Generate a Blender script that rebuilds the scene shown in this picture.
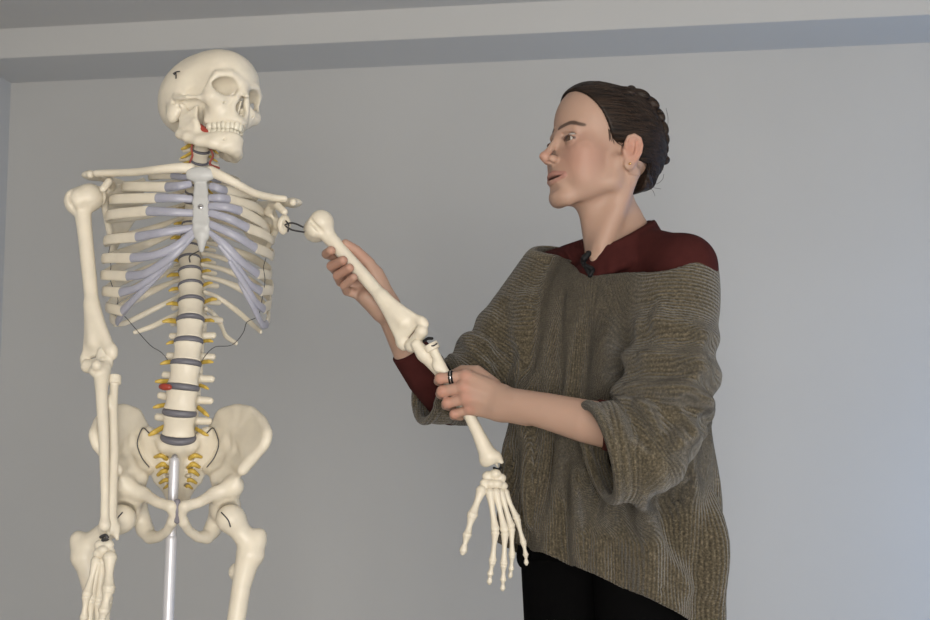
import bpy, bmesh, math, random
import numpy as np
from mathutils import Vector, Matrix, Euler

# ------------------------------------------------------------------ clear
for o in list(bpy.data.objects):
    bpy.data.objects.remove(o, do_unlink=True)
SC = bpy.context.scene
COL = SC.collection
random.seed(4)
RNG = np.random.default_rng(4)

# ------------------------------------------------------------------ camera
FPX = 1250.0
PITCH = math.radians(6.0)
CAM = Vector((0.0, 0.0, 1.0))
cam_d = bpy.data.cameras.new('camera')
cam_d.sensor_fit = 'HORIZONTAL'
cam_d.sensor_width = 36.0
cam_d.lens = FPX / 930.0 * 36.0
cam_o = bpy.data.objects.new('camera', cam_d)
COL.objects.link(cam_o)
cam_o.location = CAM
cam_o.rotation_euler = (math.radians(90) + PITCH, 0, 0)
SC.camera = cam_o
cam_d.clip_start = 0.05
cam_d.dof.use_dof = True
cam_d.dof.focus_distance = 2.15
cam_d.dof.aperture_fstop = 7.0

# ------------------------------------------------------------------ world, light, exposure
W = bpy.data.worlds.new('world'); SC.world = W
W.use_nodes = True
W.node_tree.nodes['Background'].inputs[0].default_value = (0.62, 0.74, 0.95, 1)
W.node_tree.nodes['Background'].inputs[1].default_value = 0.6
SC.view_settings.view_transform = 'Standard'
SC.view_settings.look = 'None'
SC.view_settings.exposure = 0.0
SC.view_settings.gamma = 1.0
SC.view_settings.use_curve_mapping = False

def area(name, loc, target, sx, sy, power, col):
    l = bpy.data.lights.new(name, 'AREA')
    l.shape = 'RECTANGLE'; l.size = sx; l.size_y = sy
    l.energy = power; l.color = col
    o = bpy.data.objects.new(name, l); COL.objects.link(o)
    o.location = loc
    d = Vector(target) - Vector(loc)
    o.rotation_euler = d.to_track_quat('-Z', 'Y').to_euler()
    return o
# daylight through the window in the right-hand wall and through the one behind the camera
area('window_daylight_right', (2.438, 0.467, 0.62), (1.449, 0.612, 0.66), 1.9, 1.05, 8, (0.85, 0.93, 1.0))
area('window_daylight_front', (0.387, -2.117, 0.80), (0.532, -1.128, 0.84), 2.1, 1.40, 130, (1.0, 0.955, 0.885))
# blue skylight through the glazed door near the far right corner
area('door_daylight', (2.76, 3.04, 0.55), (1.25, 3.75, 0.55), 0.8, 0.9, 17, (0.10, 0.42, 1.0))

# ------------------------------------------------------------------ pixel -> point at a chosen depth
def P(px, py, Y):
    u = (px - 465.0) / FPX; v = (310.0 - py) / FPX
    c, s = math.cos(PITCH), math.sin(PITCH)
    d = Vector((u, c - v * s, s + v * c))
    return CAM + d * (Y / d.y)
def PX(p):
    c, s = math.cos(PITCH), math.sin(PITCH)
    q = Vector(p) - CAM
    f = q.y * c + q.z * s; up = -q.y * s + q.z * c
    return (465 + FPX * q.x / f, 310 - FPX * up / f)

# ------------------------------------------------------------------ materials
MATS = {}
def mat(name, col, rough=0.5, spec=0.5, metal=0.0, sss=0.0, sss_col=None, noise=0.0, nscale=40.0, bump=0.0, bscale=300.0, alpha=1.0, trans=0.0, col2=None, sheen=0.0):
    m = bpy.data.materials.new(name); m.use_nodes = True
    nt = m.node_tree; b = nt.nodes['Principled BSDF']
    b.inputs['Base Color'].default_value = (*col, 1)
    b.inputs['Roughness'].default_value = rough
    b.inputs['Specular IOR Level'].default_value = spec
    b.inputs['Metallic'].default_value = metal
    if trans: b.inputs['Transmission Weight'].default_value = trans
    if sheen:
        b.inputs['Sheen Weight'].default_value = sheen
        b.inputs['Sheen Roughness'].default_value = 0.5
    if sss:
        b.inputs['Subsurface Weight'].default_value = sss
        b.inputs['Subsurface Radius'].default_value = sss_col or (0.01, 0.004, 0.002)
        b.inputs['Subsurface Scale'].default_value = 1.0
    if alpha < 1: b.inputs['Alpha'].default_value = alpha
    tc = nt.nodes.new('ShaderNodeTexCoord')
    if noise or col2:
        n = nt.nodes.new('ShaderNodeTexNoise'); n.inputs['Scale'].default_value = nscale
        n.inputs['Detail'].default_value = 4
        nt.links.new(tc.outputs['Object'], n.inputs['Vector'])
        mx = nt.nodes.new('ShaderNodeMix'); mx.data_type = 'RGBA'
        c2 = col2 or tuple(c * (1 - noise) for c in col)
        mx.inputs[6].default_value = (*col, 1); mx.inputs[7].default_value = (*c2, 1)
        rp = nt.nodes.new('ShaderNodeMapRange'); rp.inputs[1].default_value = 0.35; rp.inputs[2].default_value = 0.7
        nt.links.new(n.outputs[0], rp.inputs[0]); nt.links.new(rp.outputs[0], mx.inputs[0])
        nt.links.new(mx.outputs[2], b.inputs['Base Color'])
    if bump:
        n2 = nt.nodes.new('ShaderNodeTexNoise'); n2.inputs['Scale'].default_value = bscale; n2.inputs['Detail'].default_value = 3
        nt.links.new(tc.outputs['Object'], n2.inputs['Vector'])
        bp = nt.nodes.new('ShaderNodeBump'); bp.inputs['Strength'].default_value = bump; bp.inputs['Distance'].default_value = 0.002
        nt.links.new(n2.outputs[0], bp.inputs['Height']); nt.links.new(bp.outputs[0], b.inputs['Normal'])
    MATS[name] = m
    return m

mat('bone', (0.74, 0.68, 0.565), 0.42, 0.45, noise=0.10, nscale=28, bump=0.08, bscale=180, sss=0.06, sss_col=(0.012, 0.009, 0.005))
mat('tooth', (0.70, 0.66, 0.55), 0.3)
mat('sternum', (0.50, 0.505, 0.50), 0.4, noise=0.06, nscale=40)
mat('cartilage', (0.37, 0.375, 0.45), 0.36, 0.5, noise=0.10, nscale=40, sss=0.15, sss_col=(0.006, 0.006, 0.010))
mat('symphysis', (0.20, 0.19, 0.22), 0.5)
mat('disc', (0.135, 0.135, 0.16), 0.45)
mat('nerve', (0.62, 0.43, 0.08), 0.45, noise=0.2, nscale=90)
mat('red', (0.33, 0.045, 0.03), 0.4)
mat('artery', (0.42, 0.10, 0.08), 0.45)
mat('wire', (0.07, 0.07, 0.075), 0.4, metal=0.6)
mat('steel', (0.55, 0.55, 0.57), 0.3, metal=1.0)
mat('rod', (0.62, 0.62, 0.66), 0.38, metal=0.35)
mat('plastic_white', (0.75, 0.76, 0.78), 0.35)
mat('black_plastic', (0.008, 0.008, 0.009), 0.6, 0.2)
mat('wall', (0.575, 0.57, 0.555), 0.85, 0.2, noise=0.025, nscale=2.2, bump=0.05, bscale=120)
mat('trim', (0.62, 0.615, 0.60), 0.85, 0.2, noise=0.02, nscale=2.0, bump=0.04, bscale=120)
mat('ceiling', (0.60, 0.585, 0.56), 0.9, 0.2, noise=0.02, nscale=2.0, bump=0.04, bscale=120)
mat('floor', (0.62, 0.55, 0.46), 0.45, noise=0.3, nscale=6)
mat('pane', (0.55, 0.65, 0.75), 0.1)
mat('frame_white', (0.75, 0.75, 0.75), 0.4)
mat('trousers', (0.0028, 0.0028, 0.003), 0.9, 0.03, bump=0.2, bscale=600)
mat('shirt', (0.054, 0.0135, 0.0125), 0.9, 0.1, noise=0.18, nscale=60, bump=0.25, bscale=900)
mat('shoe', (0.02, 0.02, 0.022), 0.6)
mat('gold', (0.75, 0.50, 0.22), 0.25, metal=1.0)
mat('sclera', (0.50, 0.46, 0.43), 0.15)
mat('iris', (0.07, 0.04, 0.025), 0.1)

# ------------------------------------------------------------------ objects
def link(o, parent=None):
    COL.objects.link(o)
    if parent is not None: o.parent = parent
    return o
def mobj(name, verts, faces, material, parent=None, smooth=True):
    me = bpy.data.meshes.new(name)
    if isinstance(verts, np.ndarray) and isinstance(faces, np.ndarray):
        me.vertices.add(len(verts)); me.vertices.foreach_set('co', verts.astype(np.float32).ravel())
        n = faces.shape[1]
        me.loops.add(faces.size); me.loops.foreach_set('vertex_index', faces.astype(np.int32).ravel())
        me.polygons.add(len(faces))
        me.polygons.foreach_set('loop_start', np.arange(0, faces.size, n, dtype=np.int32))
        me.update(calc_edges=True); me.validate()
    else:
        me.from_pydata([tuple(v) for v in verts], [], [tuple(f) for f in faces]); me.update()
    if material: me.materials.append(MATS[material] if isinstance(material, str) else material)
    if smooth: me.shade_smooth()
    o = bpy.data.objects.new(name, me)
    return link(o, parent)
def inst(name, me, mtx, parent=None):
    o = bpy.data.objects.new(name, me); link(o, parent)
    o.matrix_local = mtx
    return o
def thing(name, label, cat, loc=(0, 0, 0), group=None):
    o = bpy.data.objects.new(name, None); link(o)
    o.empty_display_size = 0.05
    o.location = loc; o['label'] = label; o['category'] = cat
    if group: o['group'] = group
    return o
def structure(o, label=None):
    o['kind'] = 'structure'
    if label: o['label'] = label
    return o
def box_mesh(lo, hi, bev=0.0):
    bm = bmesh.new()
    x0, y0, z0 = lo; x1, y1, z1 = hi
    vs = [bm.verts.new(v) for v in ((x0,y0,z0),(x1,y0,z0),(x1,y1,z0),(x0,y1,z0),(x0,y0,z1),(x1,y0,z1),(x1,y1,z1),(x0,y1,z1))]
    for f in ((3,2,1,0),(4,5,6,7),(0,1,5,4),(1,2,6,5),(2,3,7,6),(3,0,4,7)):
        bm.faces.new([vs[i] for i in f])
    if bev: bmesh.ops.bevel(bm, geom=bm.edges[:], offset=bev, segments=2, affect='EDGES', profile=0.5)
    return bm
def bobj(name, bm, material, parent=None, smooth=False):
    me = bpy.data.meshes.new(name); bm.to_mesh(me); bm.free()
    me.materials.append(MATS[material])
    if smooth: me.shade_smooth()
    return link(bpy.data.objects.new(name, me), parent)

# ------------------------------------------------------------------ curves / sweeps
def catmull(pts, n=8):
    pts = [np.array(p, float) for p in pts]
    q = [2 * pts[0] - pts[1]] + pts + [2 * pts[-1] - pts[-2]]
    out = []
    for i in range(1, len(q) - 2):
        p0, p1, p2, p3 = q[i-1], q[i], q[i+1], q[i+2]
        for k in range(n):
            t = k / n
            out.append(0.5 * ((2*p1) + (-p0+p2)*t + (2*p0-5*p1+4*p2-p3)*t*t + (-p0+3*p1-3*p2+p3)*t**3))
    out.append(pts[-1])
    return np.array(out)
def sweep_geo(ctrl, rad, up=(0, 0, 1), n=8, ring=10, spline=True, cap=True):
    """ctrl: points; rad: per control point (a,b): half-size along up-ish normal, half-size across"""
    rad = [(r, r) if np.isscalar(r) else r for r in rad]
    if spline:
        c = catmull([list(p) + list(r) for p, r in zip(ctrl, rad)], n)
    else:
        c = np.array([list(p) + list(r) for p, r in zip(ctrl, rad)], float)
    pts = c[:, :3]; rr = np.maximum(c[:, 3:5], 1e-4)
    T = np.gradient(pts, axis=0); T /= np.linalg.norm(T, axis=1)[:, None] + 1e-12
    if cap:
        e0, e1 = rr[0].min(), rr[-1].min()
        hp, hr = [], []
        for a in (math.radians(8), math.radians(35), math.radians(62)):
            hp.append(pts[0] - T[0] * e0 * math.cos(a)); hr.append(rr[0] * math.sin(a))
        tp, tr = [], []
        for a in (math.radians(62), math.radians(35), math.radians(8)):
            tp.append(pts[-1] + T[-1] * e1 * math.cos(a)); tr.append(rr[-1] * math.sin(a))
        T = np.vstack([T[[0]]*1, T[[0]], T[[0]], T, T[[-1]], T[[-1]], T[[-1]]])
        pts = np.vstack([hp, pts, tp]); rr = np.vstack([hr, rr, tr])
    up = np.array(up, float)
    N = up[None, :] - (T @ up)[:, None] * T
    bad = np.linalg.norm(N, axis=1) < 0.15
    N[bad] = np.cross(T[bad], np.array([1.0, 0.2, 0.1]))
    N /= np.linalg.norm(N, axis=1)[:, None]
    for i in range(1, len(N)):
        if N[i] @ N[i-1] < 0 and bad[i]: N[i] *= -1
    B = np.cross(T, N)
    ang = np.arange(ring) * 2 * math.pi / ring
    V = pts[:, None, :] + N[:, None, :] * (rr[:, 0, None] * np.cos(ang))[:, :, None] + B[:, None, :] * (rr[:, 1, None] * np.sin(ang))[:, :, None]
    m = len(pts); V = V.reshape(-1, 3)
    F = []
    for i in range(m - 1):
        for j in range(ring):
            a = i*ring + j; b = i*ring + (j+1) % ring
            F.append((a, b, b + ring, a + ring))
    V = [tuple(v) for v in V]
    if cap:
        F.append(tuple(range(ring))[::-1]); F.append(tuple((m-1)*ring + j for j in range(ring)))
    return V, F
def sweep(name, ctrl, rad, material, parent=None, **kw):
    V, F = sweep_geo(ctrl, rad, **kw)
    return mobj(name, V, F, material, parent)
def merge_geo(gs):
    V, F = [], []
    for v, f in gs:
        b = len(V); V += list(v); F += [tuple(i + b for i in q) for q in f]
    return V, F
def lathe(profile, ring=24):
    V, F = [], []
    for r, z in profile:
        for j in range(ring):
            a = 2*math.pi*j/ring; V.append((r*math.cos(a), r*math.sin(a), z))
    for i in range(len(profile)-1):
        for j in range(ring):
            a = i*ring+j; b = i*ring+(j+1) % ring
            F.append((a, b, b+ring, a+ring))
    F.append(tuple(range(ring))[::-1]); F.append(tuple((len(profile)-1)*ring+j for j in range(ring)))
    return V, F

# ------------------------------------------------------------------ signed-distance modelling
BIG = 0.08
class Vol:
    def __init__(s, lo, hi, h):
        s.lo = np.array(lo, float); s.h = h
        s.n = np.ceil((np.array(hi, float) - s.lo) / h).astype(int) + 1
        s.D = np.full(s.n, BIG, np.float32)
        s.ax = [(s.lo[i] + h * np.arange(s.n[i])).astype(np.float32) for i in range(3)]
    def _sl(s, lo, hi, pad):
        a = np.floor((np.array(lo) - pad - s.lo) / s.h).astype(int); b = np.ceil((np.array(hi) + pad - s.lo) / s.h).astype(int) + 1
        a = np.clip(a, 0, s.n); b = np.clip(b, 0, s.n)
        if (b <= a).any(): return None, None
        sl = tuple(slice(a[i], b[i]) for i in range(3))
        return sl, (s.ax[0][sl[0]][:, None, None], s.ax[1][sl[1]][None, :, None], s.ax[2][sl[2]][None, None, :])
    def add(s, prim, k=0.0):
        fn, lo, hi = prim
        sl, g = s._sl(lo, hi, max(k, 0.010) + 2*s.h)
        if sl is None: return s
        d = fn(*g); a = s.D[sl]
        r = np.minimum(a, d)
        if k > 0:
            hh = np.maximum(k - np.abs(a - d), 0) / k
            r = r - hh*hh*k*0.25
        s.D[sl] = r
        return s
    def cut(s, prim, k=0.0):
        fn, lo, hi = prim
        sl, g = s._sl(lo, hi, max(k, 0.004) + 2*s.h)
        if sl is None: return s
        d = -fn(*g); a = s.D[sl]
        r = np.maximum(a, d)
        if k > 0:
            hh = np.maximum(k - np.abs(a - d), 0) / k
            r = r + hh*hh*k*0.25
        s.D[sl] = r
        return s
    def chain(s, pts, rad, k=0.004):
        return s.add(pcone(pts, rad), k)
    def sample(s, p):
        q = (np.asarray(p) - s.lo) / s.h
        i = np.clip(np.floor(q).astype(int), 0, s.n - 2); f = np.clip(q - i, 0, 1)
        D = s.D; x, y, z = i
        c = D[x:x+2, y:y+2, z:z+2]
        c = c[0]*(1-f[0]) + c[1]*f[0]; c = c[0]*(1-f[1]) + c[1]*f[1]
        return float(c[0]*(1-f[2]) + c[1]*f[2])
    def hit(s, px, py, y0=1.7, y1=2.7):
        y = y0
        while y < y1:
            p = np.array(P(px, py, y))
            q = (p - s.lo) / s.h
            if (q >= 0).all() and (q < s.n - 1).all() and s.sample(p) < 0: return p
            y += 0.002
        return None
    def mesh(s, iters=0):
        D = s.D; h = s.h
        S = D < 0
        n = s.n
        cnt = np.zeros(tuple(n - 1), np.int8)
        for dx in (0, 1):
            for dy in (0, 1):
                for dz in (0, 1):
                    cnt += S[dx:n[0]-1+dx, dy:n[1]-1+dy, dz:n[2]-1+dz]
        act = (cnt > 0) & (cnt < 8)
        ci = np.argwhere(act)
        idx = np.full(tuple(n - 1), -1, np.int32); idx[act] = np.arange(len(ci))
        acc = np.zeros((len(ci), 3)); num = np.zeros(len(ci))
        corners = [(a, b, c) for a in (0, 1) for b in (0, 1) for c in (0, 1)]
        val = {c: D[ci[:, 0]+c[0], ci[:, 1]+c[1], ci[:, 2]+c[2]] for c in corners}
        for c in corners:
            for ax in range(3):
                if c[ax]: continue
                c2 = list(c); c2[ax] = 1; c2 = tuple(c2)
                v0, v1 = val[c], val[c2]
                m = (v0 < 0) != (v1 < 0)
                t = v0[m] / (v0[m] - v1[m])
                p = np.tile(np.array(c, float), (m.sum(), 1)); p[:, ax] += t
                acc[m] += p; num[m] += 1
        V = (ci + acc / num[:, None]) * h + s.lo
        faces = []
        for ax in range(3):
            o1, o2 = (ax+1) % 3, (ax+2) % 3
            sl0 = [slice(None)]*3; sl1 = [slice(None)]*3
            sl0[ax] = slice(0, n[ax]-1); sl1[ax] = slice(1, n[ax])
            for q in (o1, o2):
                sl0[q] = slice(1, n[q]-1); sl1[q] = slice(1, n[q]-1)
            A = S[tuple(sl0)]; Bq = S[tuple(sl1)]
            e = np.argwhere(A != Bq)
            if not len(e): continue
            ins = A[e[:, 0], e[:, 1], e[:, 2]]
            base = e.copy(); base[:, o1] += 1; base[:, o2] += 1
            def cell(d1, d2):
                q = base.copy(); q[:, o1] -= d1; q[:, o2] -= d2
                return idx[q[:, 0], q[:, 1], q[:, 2]]
            f = np.stack([cell(1, 1), cell(0, 1), cell(0, 0), cell(1, 0)], 1)
            f[~ins] = f[~ins][:, ::-1]
            faces.append(f)
        F = np.vstack(faces)
        F = F[(F >= 0).all(1)]
        for _ in range(iters):
            a = np.zeros_like(V); c = np.zeros(len(V))
            for i in range(4):
                j = (i+1) % 4
                np.add.at(a, F[:, i], V[F[:, j]]); np.add.at(c, F[:, i], 1)
                np.add.at(a, F[:, j], V[F[:, i]]); np.add.at(c, F[:, j], 1)
            V = 0.5*V + 0.5*a/np.maximum(c, 1)[:, None]
        return V, F

def cone(a, b, ra, rb=None):
    a = np.array(a, float); b = np.array(b, float); rb = ra if rb is None else rb
    ba = b - a; L = max(float(ba @ ba), 1e-12)
    def fn(x, y, z):
        X, Y, Z = x - a[0], y - a[1], z - a[2]
        t = np.clip((X*ba[0] + Y*ba[1] + Z*ba[2]) / L, 0, 1)
        return np.sqrt((X - t*ba[0])**2 + (Y - t*ba[1])**2 + (Z - t*ba[2])**2) - (ra + (rb - ra)*t)
    m = max(ra, rb)
    return fn, np.minimum(a, b) - m, np.maximum(a, b) + m
def pcone(pts, rad):
    """hard union of round cones along a polyline, no swelling at the joints"""
    ps = [cone(pts[i], pts[i+1], rad[i], rad[i+1]) for i in range(len(pts)-1)]
    def fn(x, y, z):
        d = ps[0][0](x, y, z)
        for q in ps[1:]: d = np.minimum(d, q[0](x, y, z))
        return d
    return fn, np.min([q[1] for q in ps], 0), np.max([q[2] for q in ps], 0)
def inter(p, q):
    def fn(x, y, z): return np.maximum(p[0](x, y, z), q[0](x, y, z))
    return fn, np.maximum(p[1], q[1]), np.minimum(p[2], q[2])
def rot(rx=0, ry=0, rz=0):
    return np.array(Euler((math.radians(rx), math.radians(ry), math.radians(rz))).to_matrix())
I3 = np.eye(3)
def ell(c, r, R=I3):
    c = np.array(c, float); r = np.array(r, float); R = np.array(R)
    def fn(x, y, z):
        X, Y, Z = x - c[0], y - c[1], z - c[2]
        q = [(R[0, i]*X + R[1, i]*Y + R[2, i]*Z) for i in range(3)]
        k0 = np.sqrt(sum((q[i]/r[i])**2 for i in range(3)))
        k1 = np.sqrt(sum((q[i]/r[i]**2)**2 for i in range(3))) + 1e-9
        return k0*(k0 - 1)/k1
    e = np.sqrt(((R * r[None, :])**2).sum(1))
    return fn, c - e, c + e
def rbox(c, half, R=I3, rd=0.002):
    c = np.array(c, float); hf = np.array(half, float) - rd; R = np.array(R)
    def fn(x, y, z):
        X, Y, Z = x - c[0], y - c[1], z - c[2]
        q = [np.abs(R[0, i]*X + R[1, i]*Y + R[2, i]*Z) - hf[i] for i in range(3)]
        o = np.sqrt(sum(np.maximum(v, 0)**2 for v in q))
        return o + np.minimum(np.maximum(np.maximum(q[0], q[1]), q[2]), 0) - rd
    e = (np.abs(R) * np.array(half)[None, :]).sum(1)
    return fn, c - e, c + e
def tri(a, b, c, th):
    a, b, c = (np.array(v, float) for v in (a, b, c))
    ba, cb, ac = b - a, c - b, a - c
    nor = np.cross(ba, ac)
    e1, e2, e3 = np.cross(ba, nor), np.cross(cb, nor), np.cross(ac, nor)
    def fn(x, y, z):
        def dt(v, p): return (x - p[0])*v[0] + (y - p[1])*v[1] + (z - p[2])*v[2]
        def seg(p, v):
            t = np.clip(dt(v, p)/max(v @ v, 1e-12), 0, 1)
            return (x-p[0]-v[0]*t)**2 + (y-p[1]-v[1]*t)**2 + (z-p[2]-v[2]*t)**2
        s = np.sign(dt(e1, a)) + np.sign(dt(e2, b)) + np.sign(dt(e3, c))
        edge = np.minimum(np.minimum(seg(a, ba), seg(b, cb)), seg(c, ac))
        pl = dt(nor, a)**2/max(nor @ nor, 1e-18)
        return np.sqrt(np.where(np.abs(s) < 2, edge, pl)) - th
    return fn, np.minimum(np.minimum(a, b), c) - th, np.maximum(np.maximum(a, b), c) + th
def quad(v, a, b, c, d, th, k=0.003):
    v.add(tri(a, b, c, th), k); v.add(tri(a, c, d, th), k)
def loft(tab, yaw):
    """vertical elliptical loft: rows (z, cx, cy, ru, rv), yaw turns the ellipse axes"""
    tab = np.array(sorted(tab), float); cy, sy = math.cos(yaw), math.sin(yaw)
    def fn(x, y, z):
        zz = np.clip(z, tab[0, 0], tab[-1, 0])
        g = [np.interp(zz.ravel(), tab[:, 0], tab[:, i]).reshape(zz.shape) for i in range(1, 5)]
        X, Y = x - g[0], y - g[1]
        u = (X*cy + Y*sy)/g[2]; v = (-X*sy + Y*cy)/g[3]
        k0 = np.sqrt(u*u + v*v)
        k1 = np.sqrt((u/g[2])**2 + (v/g[3])**2) + 1e-9
        d = k0*(k0 - 1)/k1
        dz = np.abs(z - zz)
        return np.where(dz > 0, np.sqrt(np.maximum(d, 0)**2 + dz**2), np.maximum(d, np.maximum(tab[0,0] - z, z - tab[-1,0]) ))
    m = np.maximum(tab[:, 3], tab[:, 4]).max()
    return fn, np.array([tab[:, 1].min() - m, tab[:, 2].min() - m, tab[0, 0]]), np.array([tab[:, 1].max() + m, tab[:, 2].max() + m, tab[-1, 0]])

# ------------------------------------------------------------------ the room
WA = math.atan2(-0.46, 3.14)          # back wall turned a little to the camera
WC = Vector((-1.675, 4.50, 0)); WD = Vector((math.cos(WA), math.sin(WA), 0)); WN = Vector((WD.y, -WD.x, 0))  # along the wall, out of the wall into the room
CEIL, BEAM = 2.42, 2.315
def wall_pt(s, n, z):
    q = WC + WD*s + WN*n
    return (q.x, q.y, z)
def slab(name, s0, s1, n0, n1, z0, z1, m, kind=True):
    V = [wall_pt(s, n, z) for z in (z0, z1) for s, n in ((s0, n0), (s1, n0), (s1, n1), (s0, n1))]
    F = [(0, 1, 2, 3), (7, 6, 5, 4), (0, 4, 5, 1), (1, 5, 6, 2), (2, 6, 7, 3), (3, 7, 4, 0)]
    o = mobj(name, V, F, m, None, smooth=False)
    if kind: structure(o)
    return o
LEN, DEP = 4.7, 6.4
slab('floor', -0.1, LEN + 0.1, -0.1, DEP, -0.1, 0.0, 'floor')
slab('ceiling', -0.1, LEN + 0.1, -0.1, DEP, CEIL, CEIL + 0.1, 'ceiling')
slab('wall_back', -0.1, LEN + 0.1, -0.1, 0.0, 0.0, CEIL, 'wall')
slab('wall_left', -0.1, 0.0, 0.0, DEP, 0.0, CEIL, 'wall')
slab('trim_1', 0.0, LEN, 0.0, 0.285, BEAM, CEIL, 'trim')['label'] = 'boxed ceiling beam along the top of the back wall'
slab('baseboard_back', 0.0, LEN, 0.0, 0.018, 0.0, 0.08, 'frame_white')
slab('baseboard_left', 0.0, 0.018, 0.018, DEP - 0.1, 0.0, 0.08, 'frame_white')
def wall_with_window(name, axis, c0, c1, off, a0, a1, z0, z1, wname):
    """axis 's': wall along s at depth n=off; axis 'n': wall along n at s=off; opening a0..a1, z0..z1"""
    def add(lo, hi, zl, zh, nm, m, t0=0.0, t1=0.1):
        args = (lo, hi, off + t0, off + t1) if axis == 's' else (off + t0, off + t1, lo, hi)
        return slab(nm, *args, zl, zh, m)
    V, F = [], []
    root = add(c0, c1, 0.0, z0, name, 'wall')
    for lo, hi, zl, zh in ((c0, c1, z1, CEIL), (c0, a0, z0, z1), (a1, c1, z0, z1)):
        o = add(lo, hi, zl, zh, 'wall_panel', 'wall'); del o['kind']; o.parent = root
    w = add(a0, a1, z0, z0 + 0.05, wname, 'frame_white', 0.03, 0.09)
    for lo, hi, zl, zh, nm in ((a0, a1, z1-0.05, z1, 'window_frame'), (a0, a0+0.05, z0, z1, 'window_frame'), (a1-0.05, a1, z0, z1, 'window_frame'),
                               ((a0+a1)/2-0.025, (a0+a1)/2+0.025, z0, z1, 'window_mullion')):
        o = add(lo, hi, zl, zh, nm, 'frame_white', 0.03, 0.09); del o['kind']; o.parent = w
wall_with_window('wall_right', 'n', 0.0, DEP, LEN, 2.4, 4.4, 0.08, 1.2, 'window_1')
d_ = slab('door_1', LEN - 0.03, LEN - 0.002, 0.32, 1.42, 0.0, 0.09, 'frame_white')
for a_, b_, zl, zh in ((0.32, 0.41, 0.09, 2.0), (1.33, 1.42, 0.09, 2.0), (0.41, 1.33, 1.91, 2.0)):
    o_ = slab('door_frame', LEN - 0.03, LEN - 0.002, a_, b_, zl, zh, 'frame_white'); del o_['kind']; o_.parent = d_
o_ = slab('door_pane', LEN - 0.016, LEN - 0.010, 0.41, 1.33, 0.09, 1.91, 'pane'); del o_['kind']; o_.parent = d_
wall_with_window('wall_front', 's', 0.0, LEN, DEP - 0.1, 1.9, 4.1, 0.08, 1.55, 'window_2')
# ================================================================== the skeleton
SK = thing('skeleton', 'ivory anatomical teaching skeleton hanging on a chrome rod stand, its arm held by the woman', 'skeleton', (P(172, 500, 2.2).x, 2.2, 0))
SKI = Matrix.Translation(SK.location).inverted()
def sk(o):                      # world-space part -> child of the skeleton
    o.parent = SK; o.matrix_parent_inverse = SKI
    return o
def under(o, par):              # world-space sub-part -> child of a part (whatever its transform)
    o.parent = par
    m = Matrix.Translation(SK.location) if par.parent is SK and par.matrix_parent_inverse == Matrix.Identity(4) else Matrix.Identity(4)
    o.matrix_parent_inverse = (m @ par.matrix_local).inverted()
    return o
def frame_mtx(o, x, y, z):
    m = Matrix((x, y, z)).transposed().to_4x4(); m.translation = o
    return m
def between(bottom, top, front, sx=1, scale=None, L=1.0):
    """matrix putting local z-axis from bottom to top (mesh length L), local -y towards front"""
    b, t = Vector(bottom), Vector(top)
    z = (t - b); ln = z.length; z.normalize()
    f = Vector(front); y = -(f - z*f.dot(z)).normalized(); x = y.cross(z)
    s = ln/L
    return frame_mtx(b, x, y, z) @ Matrix.Diagonal((sx*(scale or s), (scale or s), s, 1))
def sk_inst(name, me, m):
    o = bpy.data.objects.new(name, me); link(o)
    o.matrix_world = m
    o.parent = SK; o.matrix_parent_inverse = SKI
    o.matrix_basis = m
    return o
def vmesh(name, vol, material, iters=1):
    V, F = vol.mesh(iters)
    me = mobj(name, V, F, material)
    data = me.data; bpy.data.objects.remove(me)
    return data

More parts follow.
